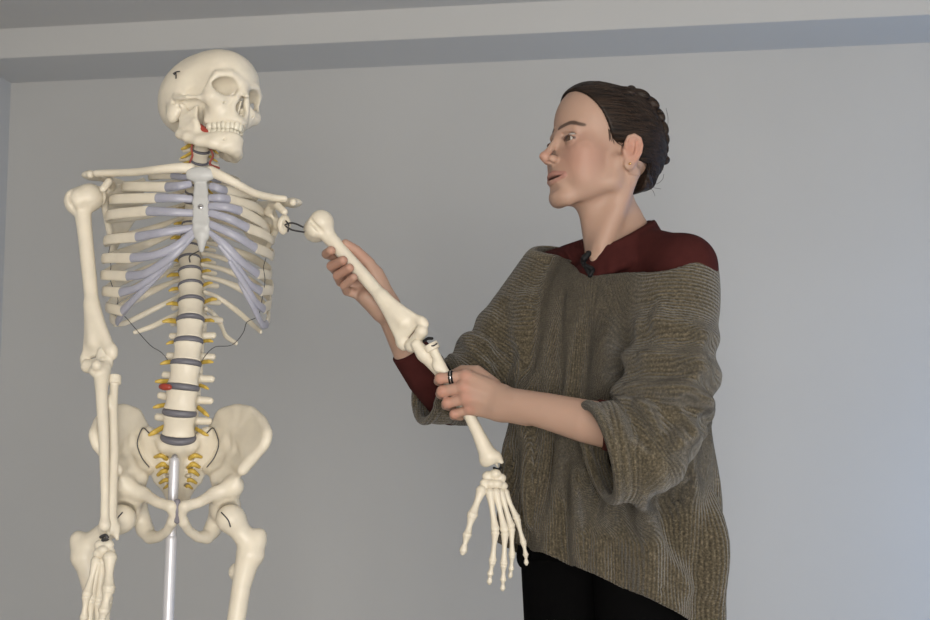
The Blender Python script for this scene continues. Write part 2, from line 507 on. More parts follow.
# ------------------------------------------------------------------ skull
def build_skull():
    v = Vol((-.085, -.125, -.075), (.085, .105, .13), 0.0016)
    v.add(ell((0, 0.000, .046), (.0685, .092, .069)))
    v.add(ell((0, .038, .018), (.054, .053, .046)), .03)
    v.add(ell((0, -.048, .052), (.054, .045, .046)), .03)
    v.add(ell((0, .0, -.004), (.046, .055, .018)), .02)
    for s in (-1, 1):
        v.add(ell((s*.040, .01, .035), (.029, .045, .036)), .02)       # parietal / temporal swell
    for s in (-1, 1):
        v.cut(ell((s*.090, -.060, .010), (.036, .040, .038)), .022)     # narrowing behind the orbits
    for s in (-1, 1):
        v.chain([(s*.006, -.091, .031), (s*.028, -.091, .0375), (s*.046, -.080, .033), (s*.0505, -.0715, .020), (s*.0510, -.0690, .004)], [.008, .0078, .0072, .0060, .0066], .008)
        v.chain([(s*.0505, -.069, .004), (s*.046, -.074, -.008), (s*.033, -.082, -.011), (s*.017, -.088, -.003)], [.0080, .0110, .0095, .0055], .008)
        v.add(cone((s*.047, -.071, -.010), (s*.034, -.071, -.024), .011, .008), .012)
        v.chain([(s*.048, -.067, -.009), (s*.058, -.054, -.010), (s*.0655, -.036, -.008), (s*.0665, -.016, -.003), (s*.062, .0, .004)], [.0085, .0062, .0050, .0052, .0075], .007)
        v.add(tri((s*.058, -.054, -.008), (s*.0655, -.036, -.006), (s*.060, -.045, -.012), .004), .004)
        v.chain([(s*.005, -.094, .026), (s*.010, -.094, .004), (s*.0145, -.091, -.018), (s*.012, -.089, -.030)], [.0055, .0050, .0055, .0085], .006)
        v.add(ell((s*.052, .016, -.014), (.012, .015, .022), rot(12, 0, 0)), .012)
        v.add(ell((s*.022, -.060, -.026), (.017, .027, .022)), .012)
        v.add(tri((s*.020, -.035, -.01), (s*.020, -.03, -.045), (s*.022, -.05, -.03), .005), .006)
    v.chain([(0, -.092, .028), (0, -.0985, .014), (0, -.1045, .004)], [.0075, .0060, .0048], .006)
    arc = [(x, -.0935 + (abs(x)/.029)**2.2*.043, -.041) for x in np.linspace(-.029, .029, 13)]
    v.chain(arc, [.0082]*13, .008)
    v.add(ell((0, -.064, -.034), (.024, .026, .012)), .010)
    v.add(cone((0, -.0945, -.030), (0, -.0985, -.0285), .004, .0022), .004)
    # openings
    for s in (-1, 1):
        v.cut(ell((s*.0315, -.082, .0155), (.0190, .034, .0165), rot(0, s*10, -s*14)), .003)
        v.cut(ell((s*.030, -.066, .0145), (.0155, .026, .0145)), .006)
        v.cut(ell((s*.0565, -.034, -.006), (.0072, .020, .022)), .008)
        v.cut(ell((s*.068, .006, -.003), (.009, .0042, .0045)), .003)
        v.cut(ell((s*.062, -.008, -.010), (.010, .009, .005)), .004)
        v.cut(ell((s*.032, -.0885, -.0175), (.0018, .006, .0018)), .001)
    v.cut(ell((0, -.089, -.019), (.0118, .026, .0125)), .003)
    v.cut(cone((0, -.102, -.014), (0, -.1025, -.001), .0105, .0035), .003)
    v.add(tri((.001, -.092, -.001), (.001, -.086, -.030), (.001, -.06, -.015), .0013), .001)
    for s in (-1, 1):
        v.add(cone((s*.0105, -.083, -.012), (s*.009, -.066, -.012), .0028), .003)
        v.add(cone((s*.0105, -.083, -.022), (s*.009, -.066, -.022), .0032), .003)
    v.cut(ell((0, -.050, -.058), (.022, .034, .014)), .005)
    # skull-cap saw line and temporal sutures: shallow grooves
    for s in (-1, 1):
        pts = [(s*.071, -.030, .028), (s*.0745, -.010, .044), (s*.0745, .018, .044), (s*.070, .040, .022)]
        pr = catmull(pts, 5)
    v.cut(ell((0, .030, -.030), (.017, .019, .018)), .006)
    return vmesh('skull', v, 'bone', 1)
def build_mandible():
    v = Vol((-.07, -.115, -.115), (.07, .02, .01), 0.0015)
    arc = [(x, -.0875 + (abs(x)/.029)**2.2*.043, -.0735) for x in np.linspace(-.029, .029, 13)]
    v.chain(arc, [.0068]*13, .006)
    low = [(-.0475, -.004, -.062), (-.0455, -.022, -.072), (-.039, -.045, -.083), (-.027, -.066, -.088), (-.013, -.079, -.0920), (0, -.0825, -.0925)]
    low = low + [(-x, y, z) for x, y, z in low[-2::-1]]
    rr = [.0060, .0066, .0072, .0076, .0080, .0084]; rr = rr + rr[-2::-1]
    v.chain(low, rr, .006)
    for i in range(len(low)-1):
        a, b = low[i], low[i+1]
        def on(p):
            x = max(-.030, min(.030, p[0]*.72)); return (x, -.0875 + (abs(x)/.029)**2.2*.043, -.0735)
        quad(v, a, b, on(b), on(a), .0080, .006)
    v.add(cone((-.006, -.0870, -.0880), (.006, -.0870, -.0880), .0062), .012)
    for s in (-1, 1):
        g1, g2 = (s*.0480, -.002, -.060), (s*.0415, -.036, -.078)
        top1, top2 = (s*.0500, -.0065, -.014), (s*.0465, -.036, -.016)
        mid1, mid2 = (s*.0500, -.003, -.032), (s*.0450, -.036, -.045)
        nt = (s*.0485, -.022, -.027)
        quad(v, g1, g2, mid2, mid1, .0038); v.add(tri(mid1, mid2, nt, .0034), .003)
        v.add(tri(mid2, nt, top2, .0030), .003); v.add(tri(mid1, nt, top1, .0036), .003)
        v.add(cone((s*.0445, -.0075, -.010), (s*.0555, -.0055, -.009), .0052), .004)
        v.add(cone(mid2, (s*.033, -.042, -.067), .0045, .006), .006)
        v.add(cone(g1, g2, .0055, .006), .005)
        v.cut(ell((s*.0195, -.0885, -.083), (.0015, .01, .0015)), .001)
    return vmesh('mandible', v, 'bone', 9)
SKULL_M = Matrix.Translation(P(205, 114, 2.19)) @ Matrix.Rotation(math.radians(17), 4, 'Y') @ Matrix.Rotation(math.radians(49), 4, 'Z') @ Matrix.Rotation(math.radians(-18), 4, 'X') @ Matrix.Diagonal((1.02, 1.05, .98, 1))
skull = sk_inst('skull', build_skull(), SKULL_M)
mand = sk_inst('mandible', build_mandible(), SKULL_M @ Matrix.Translation((0, 0, 0)))
def tooth_mesh():
    bm = bmesh.new()
    bmesh.ops.create_cube(bm, size=1)
    for vv in bm.verts:
        if vv.co.z < 0: vv.co.x *= 0.95; vv.co.y *= 0.55
        else: vv.co.x *= 0.72
    bmesh.ops.subdivide_edges(bm, edges=bm.edges[:], cuts=1, use_grid_fill=True)
    bmesh.ops.smooth_vert(bm, verts=bm.verts[:], factor=0.45, use_axis_x=True, use_axis_y=True, use_axis_z=True)
    me = bpy.data.meshes.new('tooth'); bm.to_mesh(me); bm.free()
    me.materials.append(MATS['tooth']); me.shade_smooth()
    return me
TM = tooth_mesh()
def teeth(parent, yoff, z, flip, h):
    wd = [.0088, .0072, .0080, .0072, .0072, .0100, .0098] if not flip else [.0060, .0062, .0070, .0072, .0074, .0108, .0104]
    for s in (-1, 1):
        pos = 0.0
        xs = np.linspace(0, .0315, 200)
        ys = yoff + (xs/.029)**2.2*.043
        ar = np.concatenate([[0], np.cumsum(np.hypot(np.diff(xs), np.diff(ys)))])
        for i, w in enumerate(wd):
            a = pos + w/2; pos += w
            if a > ar[-1]: break
            x = np.interp(a, ar, xs); y = np.interp(a, ar, ys)
            x2 = np.interp(a+.001, ar, xs); y2 = np.interp(a+.001, ar, ys)
            an = math.atan2(y2-y, x2-x)
            dp = (.0062 if i < 3 else .0095)*1.25
            hh = h*(1.12 if i in (0, 2) and not flip else 0.95 if i < 5 else .88)
            m = Matrix.Translation((s*x, y, z)) @ Matrix.Rotation(s*an, 4, 'Z') @ Matrix.Rotation(math.pi if flip else 0, 4, 'X') @ Matrix.Diagonal((w*1.26, dp, hh*1.35, 1))
            inst('tooth', TM, m, parent)
teeth(skull, -.0955, -.0525, False, .0105)
teeth(mand, -.0905, -.0632, True, .0098)
# spring hooks on the temple, the screw and the red muscle stub behind the molars
V, F = merge_geo([sweep_geo([(-.0745, -.006, .036), (-.0755, -.006, .044), (-.0755, -.003, .0485), (-.0750, -.0005, .045)], [.0012]*4, ring=6, n=4),
                  sweep_geo([(-.0745, -.013, .0475), (-.0757, -.006, .0480), (-.0745, .003, .0485)], [.0012]*3, ring=6, n=4)])
mobj('skull_hook', V, F, 'wire', skull)
V, F = sweep_geo([(-.030, -.050, -.066), (-.034, -.040, -.060), (-.034, -.030, -.052), (-.030, -.020, -.050)], [(.007, .006), (.010, .007), (.009, .007), (.005, .004)], ring=10)
o = mobj('red_muscle', V, F, 'red', mand); o['label'] = 'red painted muscle stub'

# ------------------------------------------------------------------ spine
def build_vertebra(kind):
    v = Vol((-.055, -.03, -.034), (.055, .085, .022), 0.0014)
    if kind == 'lumbar':
        rx, ry, hh = .0235, .0165, .0125
    elif kind == 'thoracic':
        rx, ry, hh = .0165, .0145, .0105
    else:
        rx, ry, hh = .0120, .0088, .0068
    def body(x, y, z):
        w = 1 - .13*np.clip(1 - (z/hh)**2, 0, 1)
        k0 = np.sqrt((x/(rx*w))**2 + (y/(ry*w))**2)
        d1 = (k0 - 1)*ry; d2 = np.abs(z) - hh
        return np.maximum(d1, d2) + 0*x
    v.add((body, np.array((-rx, -ry, -hh)), np.array((rx, ry, hh))))
    pe = {'lumbar': (.013, .030), 'thoracic': (.009, .026), 'cervical': (.010, .018)}[kind]
    tl = {'lumbar': (.036, .026, .002), 'thoracic': (.030, .040, .006), 'cervical': (.024, .014, -.004)}[kind]
    sp = {'lumbar': (.072, -.010), 'thoracic': (.062, -.030), 'cervical': (.046, -.012)}[kind]
    r0 = {'lumbar': .0055, 'thoracic': .0048, 'cervical': .0036}[kind]
    for s in (-1, 1):
        v.add(cone((s*pe[0], ry*.7, .003), (s*pe[0]*1.05, pe[1], .002), r0), .004)
        v.add(cone((s*pe[0]*1.05, pe[1]-.004, .001), (s*tl[0], tl[1], tl[2]), r0, r0*.85), .004)
        v.add(cone((s*pe[0]*1.05, pe[1], 0), (0, pe[1]+.014, -.004), r0), .004)
        v.add(cone((s*pe[0]*1.1, pe[1]+.002, .012 if kind != 'cervical' else .006), (s*pe[0]*1.1, pe[1]+.004, -.016 if kind != 'cervical' else -.008), r0), .004)
    v.add(tri((0, pe[1]+.012, -.001), (0, sp[0], sp[1]), (0, sp[0]-.006, sp[1]-.010), r0*.75), .004)
    return vmesh('vertebra', v, 'bone', 1)
VM = {k: build_vertebra(k) for k in ('lumbar', 'thoracic', 'cervical')}
def disc_mesh():
    V, F = lathe([(.90, -.5), (.985, -.32), (1.02, 0), (.985, .32), (.90, .5)], 28)
    o = mobj('intervertebral_disc', V, F, 'disc'); me = o.data; bpy.data.objects.remove(o); return me
DM = disc_mesh()
NV, NF = sweep_geo([(0, .012, .004), (.010, .004, .002), (.020, -.004, -.001), (.029, -.006, -.004)], [(.0042, .0030), (.0042, .0028), (.0040, .0026), (.0022, .0016)], ring=8, n=4)
o = mobj('spinal_nerve', NV, NF, 'nerve'); NM = o.data; bpy.data.objects.remove(o)
# disc levels: px, py, body-centre depth, body half-width in px
DISC = [(203.5, 131, 2.185, 8), (202, 141, 2.19, 8.2), (201, 151, 2.20, 8.5), (199.5, 161.5, 2.215, 9), (197.5, 172, 2.232, 9.5), (196.5, 182, 2.248, 9.7), (195, 192.5, 2.26, 9.8),
        (194, 203, 2.268, 9.8), (193, 213.5, 2.27, 9.9), (192, 224.5, 2.268, 10), (191, 236, 2.26, 10.2), (190, 247.5, 2.252, 10.6), (189.5, 259, 2.242, 11),
        (190, 271, 2.232, 11.5), (190.5, 285.5, 2.221, 12.2), (191, 301.5, 2.207, 13), (190.3, 320, 2.192, 13.7), (188.5, 341.5, 2.178, 14.3),
        (186, 363.5, 2.168, 15.2), (182.5, 387.3, 2.163, 16.6), (179.5, 412.6, 2.165, 16.8), (178.2, 437.5, 2.176, 17.2)]
DP = [P(a, b, c) for a, b, c, d in DISC]
VERT = []
for i in range(len(DISC)-1):
    kind = 'cervical' if i < 4 else 'thoracic' if i < 16 else 'lumbar'
    bot, top = DP[i+1], DP[i]
    z = (top - bot); H = z.length; z.normalize()
    x = Vector((1, 0.08 if i < 10 else 0.0, 0)); x = (x - z*x.dot(z)).normalized(); y = z.cross(x)
    hw = (DISC[i][3] + DISC[i+1][3])/2 * DISC[i][2]/FPX
    base = {'lumbar': .0235, 'thoracic': .0165, 'cervical': .0120}[kind]
    hb = {'lumbar': .025, 'thoracic': .021, 'cervical': .0136}[kind]
    s = hw/base
    gap = .17 if kind != 'lumbar' else .20
    m = frame_mtx((top+bot)/2, x, y, z) @ Matrix.Diagonal((s, s, H*(1-gap)/hb, 1))
    o = sk_inst('vertebra', VM[kind], m)
    VERT.append((o, (top+bot)/2, x, y, z, hw, H, kind))
ry_of = {'lumbar': .0165/.0235, 'thoracic': .0145/.0165, 'cervical': .0088/.012}
for i, (o, c, x, y, z, hw, H, kind) in enumerate(VERT):
    zt = z if i == 0 else (z + VERT[i-1][4]).normalized()
    # the disc on the lower side of this vertebra
    zd = (z + VERT[i+1][4]).normalized() if i+1 < len(VERT) else (z*1.0 + Vector((0, -.28, 0))).normalized()
    xd = (x - zd*x.dot(zd)).normalized(); yd = zd.cross(xd)
    w2 = DISC[i+1][3]*DISC[i+1][2]/FPX*1.03
    gp = (.2 if kind == 'lumbar' else .18)*H*1.12 + (.0012 if kind != 'cervical' else 0)
    d = bpy.data.objects.new('intervertebral_disc', DM); link(d)
    d.matrix_world = frame_mtx(DP[i+1], xd, yd, zd) @ Matrix.Diagonal((w2, w2*ry_of[kind], gp, 1))
    d.matrix_basis = d.matrix_world.copy(); under(d, o)
    if kind == 'cervical': d.data = DM
    for s in (-1, 1):
        n = bpy.data.objects.new('spinal_nerve', NM); link(n)
        sc = hw/.0235 if kind == 'lumbar' else hw/.0190 if kind == 'thoracic' else hw/.0150
        sc *= .92 + .10*math.sin(i*2.3 + s) - (.12 if s > 0 else 0)
        ps = c - z*H*.34 + x*(s*hw*.86) + y*hw*.55
        m = frame_mtx(ps, x*s, y, z) @ Matrix.Rotation(.18*math.sin(i*1.7+s), 4, 'Y') @ Matrix.Diagonal((sc*.80, sc*.8, sc*.95, 1))
        n.matrix_basis = m; under(n, o)
# red bulging nucleus of the third lumbar disc
o, c, x, y, z, hw, H, kind = VERT[18]
rb = sweep('bulging_disc', [P(161.5, 386.6, 2.150), P(164.5, 386.8, 2.143), P(169, 387.2, 2.140)], [.0050, .0062, .0050], 'red', ring=12)
under(rb, o); rb['label'] = 'red bulging disc nucleus'
# red vertebral artery along the neck
for s, pts in ((-1, [(194, 141, 2.188), (191.5, 148, 2.192), (192.5, 155, 2.2), (190, 162, 2.21)]), (1, [(212, 141, 2.192), (211, 149, 2.196), (213, 156, 2.2), (210, 164, 2.21), (219, 168, 2.2)])):
    sk(sweep('vertebral_artery', [P(*p) for p in pts], [.0020]*len(pts), 'artery', ring=8))

# ------------------------------------------------------------------ sternum, ribs, cartilage
v = Vol(P(178, 262, 2.06), P(222, 160, 2.16), 0.0015)
YS = 2.098
def yst(py): return 2.118 - .030*min(1, max(0, (py-166)/60.0)) + .004*max(0, (py-228)/25.0)
def SP(px, py, dy=0): return P(px, py, yst(py) + dy)
v.add(ell(SP(200.3, 174.5, -.007), (.0272, .0095, .0138)), .004)
v.cut(ell(SP(200, 163.0), (.010, .02, .007)), .006)
quad(v, SP(197.5, 180), SP(204, 180), SP(206.5, 200), SP(195.5, 200), .0050, .002)
quad(v, SP(195.5, 200), SP(206.5, 200), SP(208, 226), SP(194.8, 226), .0056)
quad(v, SP(194.8, 226), SP(208, 226), SP(206, 236), SP(197.5, 236), .0056)
v.chain([SP(201.6, 234), SP(201.8, 243), SP(201.5, 250)], [.0095, .0075, .0045], .006)
for py in (193, 202, 212, 221, 230):
    for s in (-1, 1):
        v.cut(cone(SP(201 + s*12.0, py - 4.5, -.006), SP(201 + s*12.0, py - 4.5, .01), .0062), .004)
V, F = v.mesh(2)
stern = sk(mobj('sternum', V, F, 'sternum'))
sc_ = lathe([(.0048, -.001), (.0050, .0005), (.0042, .0018), (.001, .0022)], 16)
o = mobj('sternum_screw', *sc_, 'steel'); o.matrix_basis = Matrix.Translation(SP(200.6, 207, -.0062)) @ Matrix.Rotation(math.radians(90), 4, 'X'); under(o, stern)
gsl = box_mesh((-.0036, -.0008, .0018), (.0036, .0008, .0027)); o2 = bobj('screw_slot', gsl, 'wire'); o2.matrix_basis = o.matrix_basis.copy(); under(o2, stern)
o = sk(sweep('sternum_pin', [SP(201, 250, .003), P(190, 256, 2.16), P(190, 262, 2.2)], [.0013]*3, 'wire', ring=6))

TC = {i: VERT[3+i] for i in range(1, 13)}           # T1..T12
# side: (lateral px,py,Y), (bone end px,py,Y), cartilage points
RL = {1: [(150, 177, 2.215), (172, 175.5, 2.150), [(182, 177, 2.130), (189, 177, 2.120)]],
      2: [(123, 187, 2.215), (166, 187, 2.122), [(178, 186, 2.104), (190, 184, 2.108)]],
      3: [(111, 201, 2.215), (156, 198, 2.108), [(174, 198, 2.093), (191, 199, 2.098)]],
      4: [(107, 218, 2.215), (147, 211, 2.104), [(170, 212, 2.087), (192, 213, 2.094)]],
      5: [(106, 242, 2.215), (136, 237, 2.108), [(162, 232.5, 2.083), (193, 228, 2.091)]],
      6: [(104, 259, 2.215), (131, 258, 2.116), [(155, 255, 2.088), (178, 245, 2.082), (194, 231, 2.090)]],
      7: [(103, 275, 2.22), (127, 276, 2.128), [(146, 273, 2.100), (172, 256, 2.084), (194, 235, 2.089)]],
      8: [(104.5, 291, 2.22), (120, 292.5, 2.14), [(138, 287, 2.112), (160, 270, 2.094), (180, 250, 2.085)]],
      9: [(108, 306, 2.225), (122, 311, 2.15), [(133, 300, 2.126), (150, 283, 2.106), (170, 263, 2.09)]],
      10: [(112, 316, 2.235), (117, 322, 2.19), [(124, 312, 2.158), (134, 300, 2.13)]],
      11: [(128, 322, 2.25), (114.5, 325, 2.225), None],
      12: [(152, 326.5, 2.25), (134.5, 332.5, 2.24), None]}
RR = {1: [(238, 182, 2.215), (220, 180, 2.150), [(214, 179, 2.130), (210, 178, 2.120)]],
      2: [(256, 196, 2.215), (226, 191, 2.122), [(218, 188, 2.106), (211, 186, 2.108)]],
      3: [(263, 212, 2.215), (229, 199.5, 2.110), [(220, 198, 2.096), (210, 198, 2.098)]],
      4: [(268, 229, 2.21), (241, 211, 2.110), [(226, 207, 2.091), (210, 206, 2.094)]],
      5: [(272, 240, 2.20), (248, 228, 2.112), [(230, 219, 2.089), (210, 213, 2.091)]],
      6: [(272, 256, 2.205), (256, 248, 2.124), [(236, 236, 2.092), (210, 224, 2.089)]],
      7: [(270, 275, 2.21), (258, 274, 2.140), [(242, 262, 2.106), (226, 246, 2.090), (209, 232, 2.089)]],
      8: [(272, 290, 2.215), (261, 291, 2.150), [(249, 283, 2.122), (234, 262, 2.100), (220, 246, 2.088)]],
      9: [(270, 304, 2.22), (264, 309, 2.165), [(256, 302, 2.138), (244, 283, 2.112), (230, 262, 2.094)]],
      10: [(269, 317, 2.23), (267, 324, 2.195), [(262, 324, 2.165), (252, 304, 2.132), (240, 282, 2.112)]],
      11: [(253, 325, 2.245), (261, 332, 2.215), None],
      12: [(226, 336, 2.245), (236.5, 343.5, 2.23), None]}
def build_ribs(tab, side):
    for i, (lat, end, car) in tab.items():
        o_, c, x, y, z, hw, H, kind = TC[i]
        sgn = side
        lat3 = P(*lat); end3 = P(*end)
        p0 = c + x*(sgn*hw*.95) + y*hw*1.0 + z*H*.42
        if i <= 10:
            dx = lat3.x - p0.x
            p1 = Vector((p0.x + dx*.24, p0.y + .030, p0.z*.94 + lat3.z*.06))
            p2 = Vector((p0.x + dx*.62, p0.y + .036 - .006*(i < 3), p0.z*.66 + lat3.z*.34))
            p3 = Vector((p0.x + dx*.93, (p0.y+.02)*.55 + lat3.y*.45, p0.z*.24 + lat3.z*.76))
            f = .42
            p5 = Vector((lat3.x*(1-f*.55) + end3.x*f*.55, lat3.y*(1-f*1.15) + end3.y*f*1.15, lat3.z*(1-f) + end3.z*f))
            ctrl = [p0, p1, p2, p3, lat3, p5, end3]
            a = .0086 if i > 1 else .0062
            rad = [(.0042, .0042), (.0048, .0036), (a*.9, .0030), (a, .0028), (a, .0028), (a*1.05, .0028), (a*1.08, .0030)]
        else:
            p1 = Vector((p0.x*.78 + lat3.x*.22, p0.y + .028, p0.z*.88 + lat3.z*.12))
            ctrl = [p0, p1, (p1 + lat3)/2 + Vector((0, .010, .002)), lat3, end3]
            rad = [(.0040, .0040), (.0044, .0034), (.0052, .0028), (.0050, .0028), (.0040, .0026)]
        rib = sk(sweep('rib', ctrl, rad, 'bone', ring=12, n=8))
        if car:
            cp = [end3 + (Vector(P(*car[0])) - end3)*.02] + [P(*q) for q in car]
            a = .0082 if i > 1 else .0064
            rr = [(a, .0036)] + [(a*(.90 if i < 8 else .78), .0040)]*(len(cp)-2) + [(a*.80 if i < 7 else .0045, .0038)]
            ct = sweep('costal_cartilage', cp, rr, 'cartilage', ring=12, n=7)
            under(ct, rib)
            if i == 1 or True: ct['label'] = 'bluish grey costal cartilage'
build_ribs(RL, -1)
build_ribs(RR, 1)
# dark threads that tie the loose ribs together and to the spine
for pts in ([(110, 246, 2.2), (108.5, 256, 2.2), (111, 266, 2.2), (109.5, 276, 2.2), (113, 288, 2.19), (118, 300, 2.18), (115.5, 316, 2.2), (124, 316, 2.2), (134, 327, 2.2), (150, 345, 2.19), (162, 353, 2.18), (171, 365, 2.185)],
            [(266, 258, 2.17), (263.5, 268, 2.16), (265, 280, 2.16), (262, 300, 2.16), (258, 316, 2.19), (247, 322, 2.2), (243, 333, 2.21), (232, 345, 2.215), (215, 347, 2.2), (205, 356, 2.19), (201, 364, 2.19)]):
    sk(sweep('connecting_thread', [P(*q) for q in pts], [.0007]*len(pts), 'wire', ring=5, n=4))

# ------------------------------------------------------------------ shoulder girdle
def clav(pts, rr):
    sk(sweep('clavicle', [P(*q) for q in pts], rr, 'bone', ring=14, n=8, up=(0, 0, 1)))
clav([(191, 168.5, 2.112), (178, 168, 2.105), (158, 169.5, 2.108), (136, 172, 2.135), (113, 173, 2.165), (97, 173.5, 2.178)], [(.0095, .0085), (.0088, .0080), (.0072, .0070), (.0068, .0070), (.0066, .0088), (.0062, .0092)])
clav([(210, 171, 2.112), (221, 176, 2.105), (237, 184, 2.106), (254, 193, 2.130), (271, 197.5, 2.160), (284, 199, 2.172)], [(.0095, .0085), (.0088, .0080), (.0072, .0070), (.0068, .0070), (.0066, .0088), (.0062, .0092)])
def scapula(q, name='scapula'):
    """q maps keys to world points"""
    ps = [np.array(v_) for v_ in q.values()]
    lo = np.min(ps, 0) - .03; hi = np.max(ps, 0) + .03
    v = Vol(lo, hi, .0018)
    th = .0026
    v.add(tri(q['neck'], q['inf'], q['medmid'], th), .006); v.add(tri(q['neck'], q['medmid'], q['supang'], th), .006); v.add(tri(q['neck'], q['supang'], q['notch'], th), .006)
    v.add(cone(q['neck'], q['inf'], .0055, .0055), .006)
    v.add(cone(q['supang'], q['medmid'], .0032, .0035), .004); v.add(cone(q['medmid'], q['inf'], .0035, .0050), .004)
    mid = [(a + b)/2 for a, b in zip(q['spine0'], q['spine1'])]
    v.add(tri(q['spine0'], q['spine1'], q['neck'], .0028), .005)
    v.chain([q['spine0'], mid, q['spine1'], q['acr0'], q['acr1']], [.0035, .0045, .0060, .0072, .0070], .006)
    v.add(ell(np.array(q['acr0'])*.5 + np.array(q['acr1'])*.5, (.018, .020, .0080)), .006)
    g = np.array(q['glen']); n = np.array(q['gdir']) - g; n /= np.linalg.norm(n)
    v.add(cone(q['neck'], g, .010, .0105), .010)
    zz = np.array((0, 0, 1.0)); zz -= n*(zz @ n); zz /= np.linalg.norm(zz)
    R = np.stack([n, np.cross(zz, n), zz], 1)
    v.add(ell(g, (.0065, .0125, .0185), R), .006)
    v.cut(ell(g + n*.020, (.016, .014, .021), R), .002)
    v.chain([q['notch'], q['cor0'], q['cor1'], q['cor2']], [.0075, .0072, .0068, .0062], .006)
    V, F = v.mesh(2)
    return sk(mobj(name, V, F, 'bone'))
scapula(dict(neck=P(103, 199, 2.222), glen=P(99.5, 196, 2.203), gdir=P(88, 196, 2.16), notch=P(112, 186, 2.222), supang=P(143, 180, 2.295), medmid=P(140, 210, 2.322), inf=P(113, 250, 2.285),
             spine0=P(143, 190, 2.328), spine1=P(112, 180, 2.285), acr0=P(93, 176.5, 2.235), acr1=P(90.5, 174.5, 2.195), cor0=P(110, 180, 2.195), cor1=P(108.5, 182, 2.165), cor2=P(103, 189, 2.152)))
scapula(dict(neck=P(279, 224, 2.215), glen=P(284, 224.5, 2.200), gdir=P(297, 226, 2.165), notch=P(268, 212, 2.215), supang=P(240, 190, 2.295), medmid=P(238, 222, 2.325), inf=P(264, 254, 2.285),
             spine0=P(240, 204, 2.328), spine1=P(272, 204, 2.285), acr0=P(292, 203, 2.235), acr1=P(293, 202.5, 2.190), cor0=P(272, 205, 2.195), cor1=P(278, 206, 2.165), cor2=P(284.5, 212, 2.152)))

# ------------------------------------------------------------------ arm bones
def build_humerus():
    L = .315
    v = Vol((-.05, -.04, -.012), (.05, .04, .335), .0016)
    v.chain([(0, 0, .05), (0, .001, .11), (-.001, .001, .17), (-.001, 0, .23), (-.002, 0, .275), (-.004, 0, L-.022)], [.0112, .0105, .0112, .0115, .0130, .0185], .010)
    v.add(ell((.008, .006, L-.020), (.0240, .0235, .0235)), .008)
    v.add(ell((-.015, -.002, L-.023), (.0140, .0175, .0205)), .014)
    v.add(ell((.004, -.0155, L-.026), (.0095, .0080, .0125)), .012)
    v.cut(cone((-.0065, -.0215, L), (-.0055, -.0165, L-.055), .0038), .004)
    quad(v, (-.002, 0, .112), (.002, 0, .112), (.026, .002, .030), (-.022, .002, .030), .0062, .011)
    v.add(ell((.030, .003, .024), (.0085, .0085, .0125)), .008)
    v.add(ell((-.0245, .002, .022), (.0075, .0085, .0125)), .008)
    v.add(cone((.016, .000, .009), (.003, -.001, .010), .0128, .0100), .004)
    v.add(cone((.003, -.001, .010), (-.006, -.003, .010), .0100, .0105), .004)
    v.add(ell((-.0145, -.004, .011), (.0105, .0115, .0115)), .003)
    v.cut(ell((.006, -.014, .030), (.0085, .0070, .0070)), .005)
    v.cut(ell((.006, .014, .028), (.0110, .0090, .0095)), .005)
    return vmesh('humerus', v, 'bone', 1), L
HUM, HL = build_humerus()
def build_ulna():
    v = Vol((-.03, -.035, -.012), (.035, .035, .275), .0015)
    L = .255
    v.chain([(.0, .012, L-.004), (.0, .010, L-.022), (0, .004, L-.045), (.001, 0, .19), (.002, .001, .12), (.001, .001, .05), (0, 0, .010)], [.0088, .0110, .0105, .0085, .0072, .0056, .0062], .008)
    v.add(cone((0, .008, L-.028), (0, -.012, L-.030), .0110, .0075), .006)
    v.add(cone((-.006, -.002, L-.034), (-.008, -.004, L-.034), .007), .006)
    v.cut(cone((-.02, -.008, L-.012), (.02, -.008, L-.012), .0118), .003)
    v.add(ell((0, 0, .010), (.0078, .0078, .0085)), .004); v.add(cone((.002, .006, .006), (.002, .007, -.003), .003, .002), .003)
    return vmesh('ulna', v, 'bone', 1), L
ULN, UL = build_ulna()
def build_radius():
    v = Vol((-.03, -.03, -.012), (.03, .03, .255), .0015)
    L = .237
    v.chain([(0, 0, L-.004), (0, 0, L-.026), (.001, 0, .185), (-.003, 0, .12), (-.002, -.001, .06), (0, -.001, .022)], [.0075, .0068, .0078, .0080, .0092, .0125], .008)
    def head(x, y, z):
        return np.maximum(np.sqrt(x*x + y*y) - .0112, np.abs(z - (L-.006)) - .0062) + 0*x
    v.add((head, np.array((-.012, -.012, L-.013)), np.array((.012, .012, L+.001))), .002)
    v.cut(ell((0, 0, L+.006), (.0095, .0095, .0085)), .002)
    v.add(ell((.006, -.003, .196), (.0062, .0070, .0110)), .005)
    v.add(ell((0, -.001, .012), (.0165, .0115, .0130)), .008); v.add(cone((-.011, 0, .010), (-.0125, 0, -.002), .006, .0038), .005)
    v.cut(ell((.002, 0, -.008), (.013, .009, .0105)), .003)
    return vmesh('radius', v, 'bone', 1), L
RAD, RADL = build_radius()
FRONT = Vector((0, -1, 0))
# hanging arm at the left of the picture
sk_inst('humerus', HUM, between(P(97.5, 371, 2.155), P(81.5, 187, 2.20), (-.5, -1, 0), 1, 1.12, HL))
sk_inst('ulna', ULN, between(P(105, 533, 2.055), P(99.5, 347, 2.140), (-.10, -1, 0), 1, 1.2, UL))
sk_inst('radius', RAD, between(P(108.5, 537, 2.072), P(114.5, 376, 2.150), (.2, -1, 0), -1, 1.05, RADL))
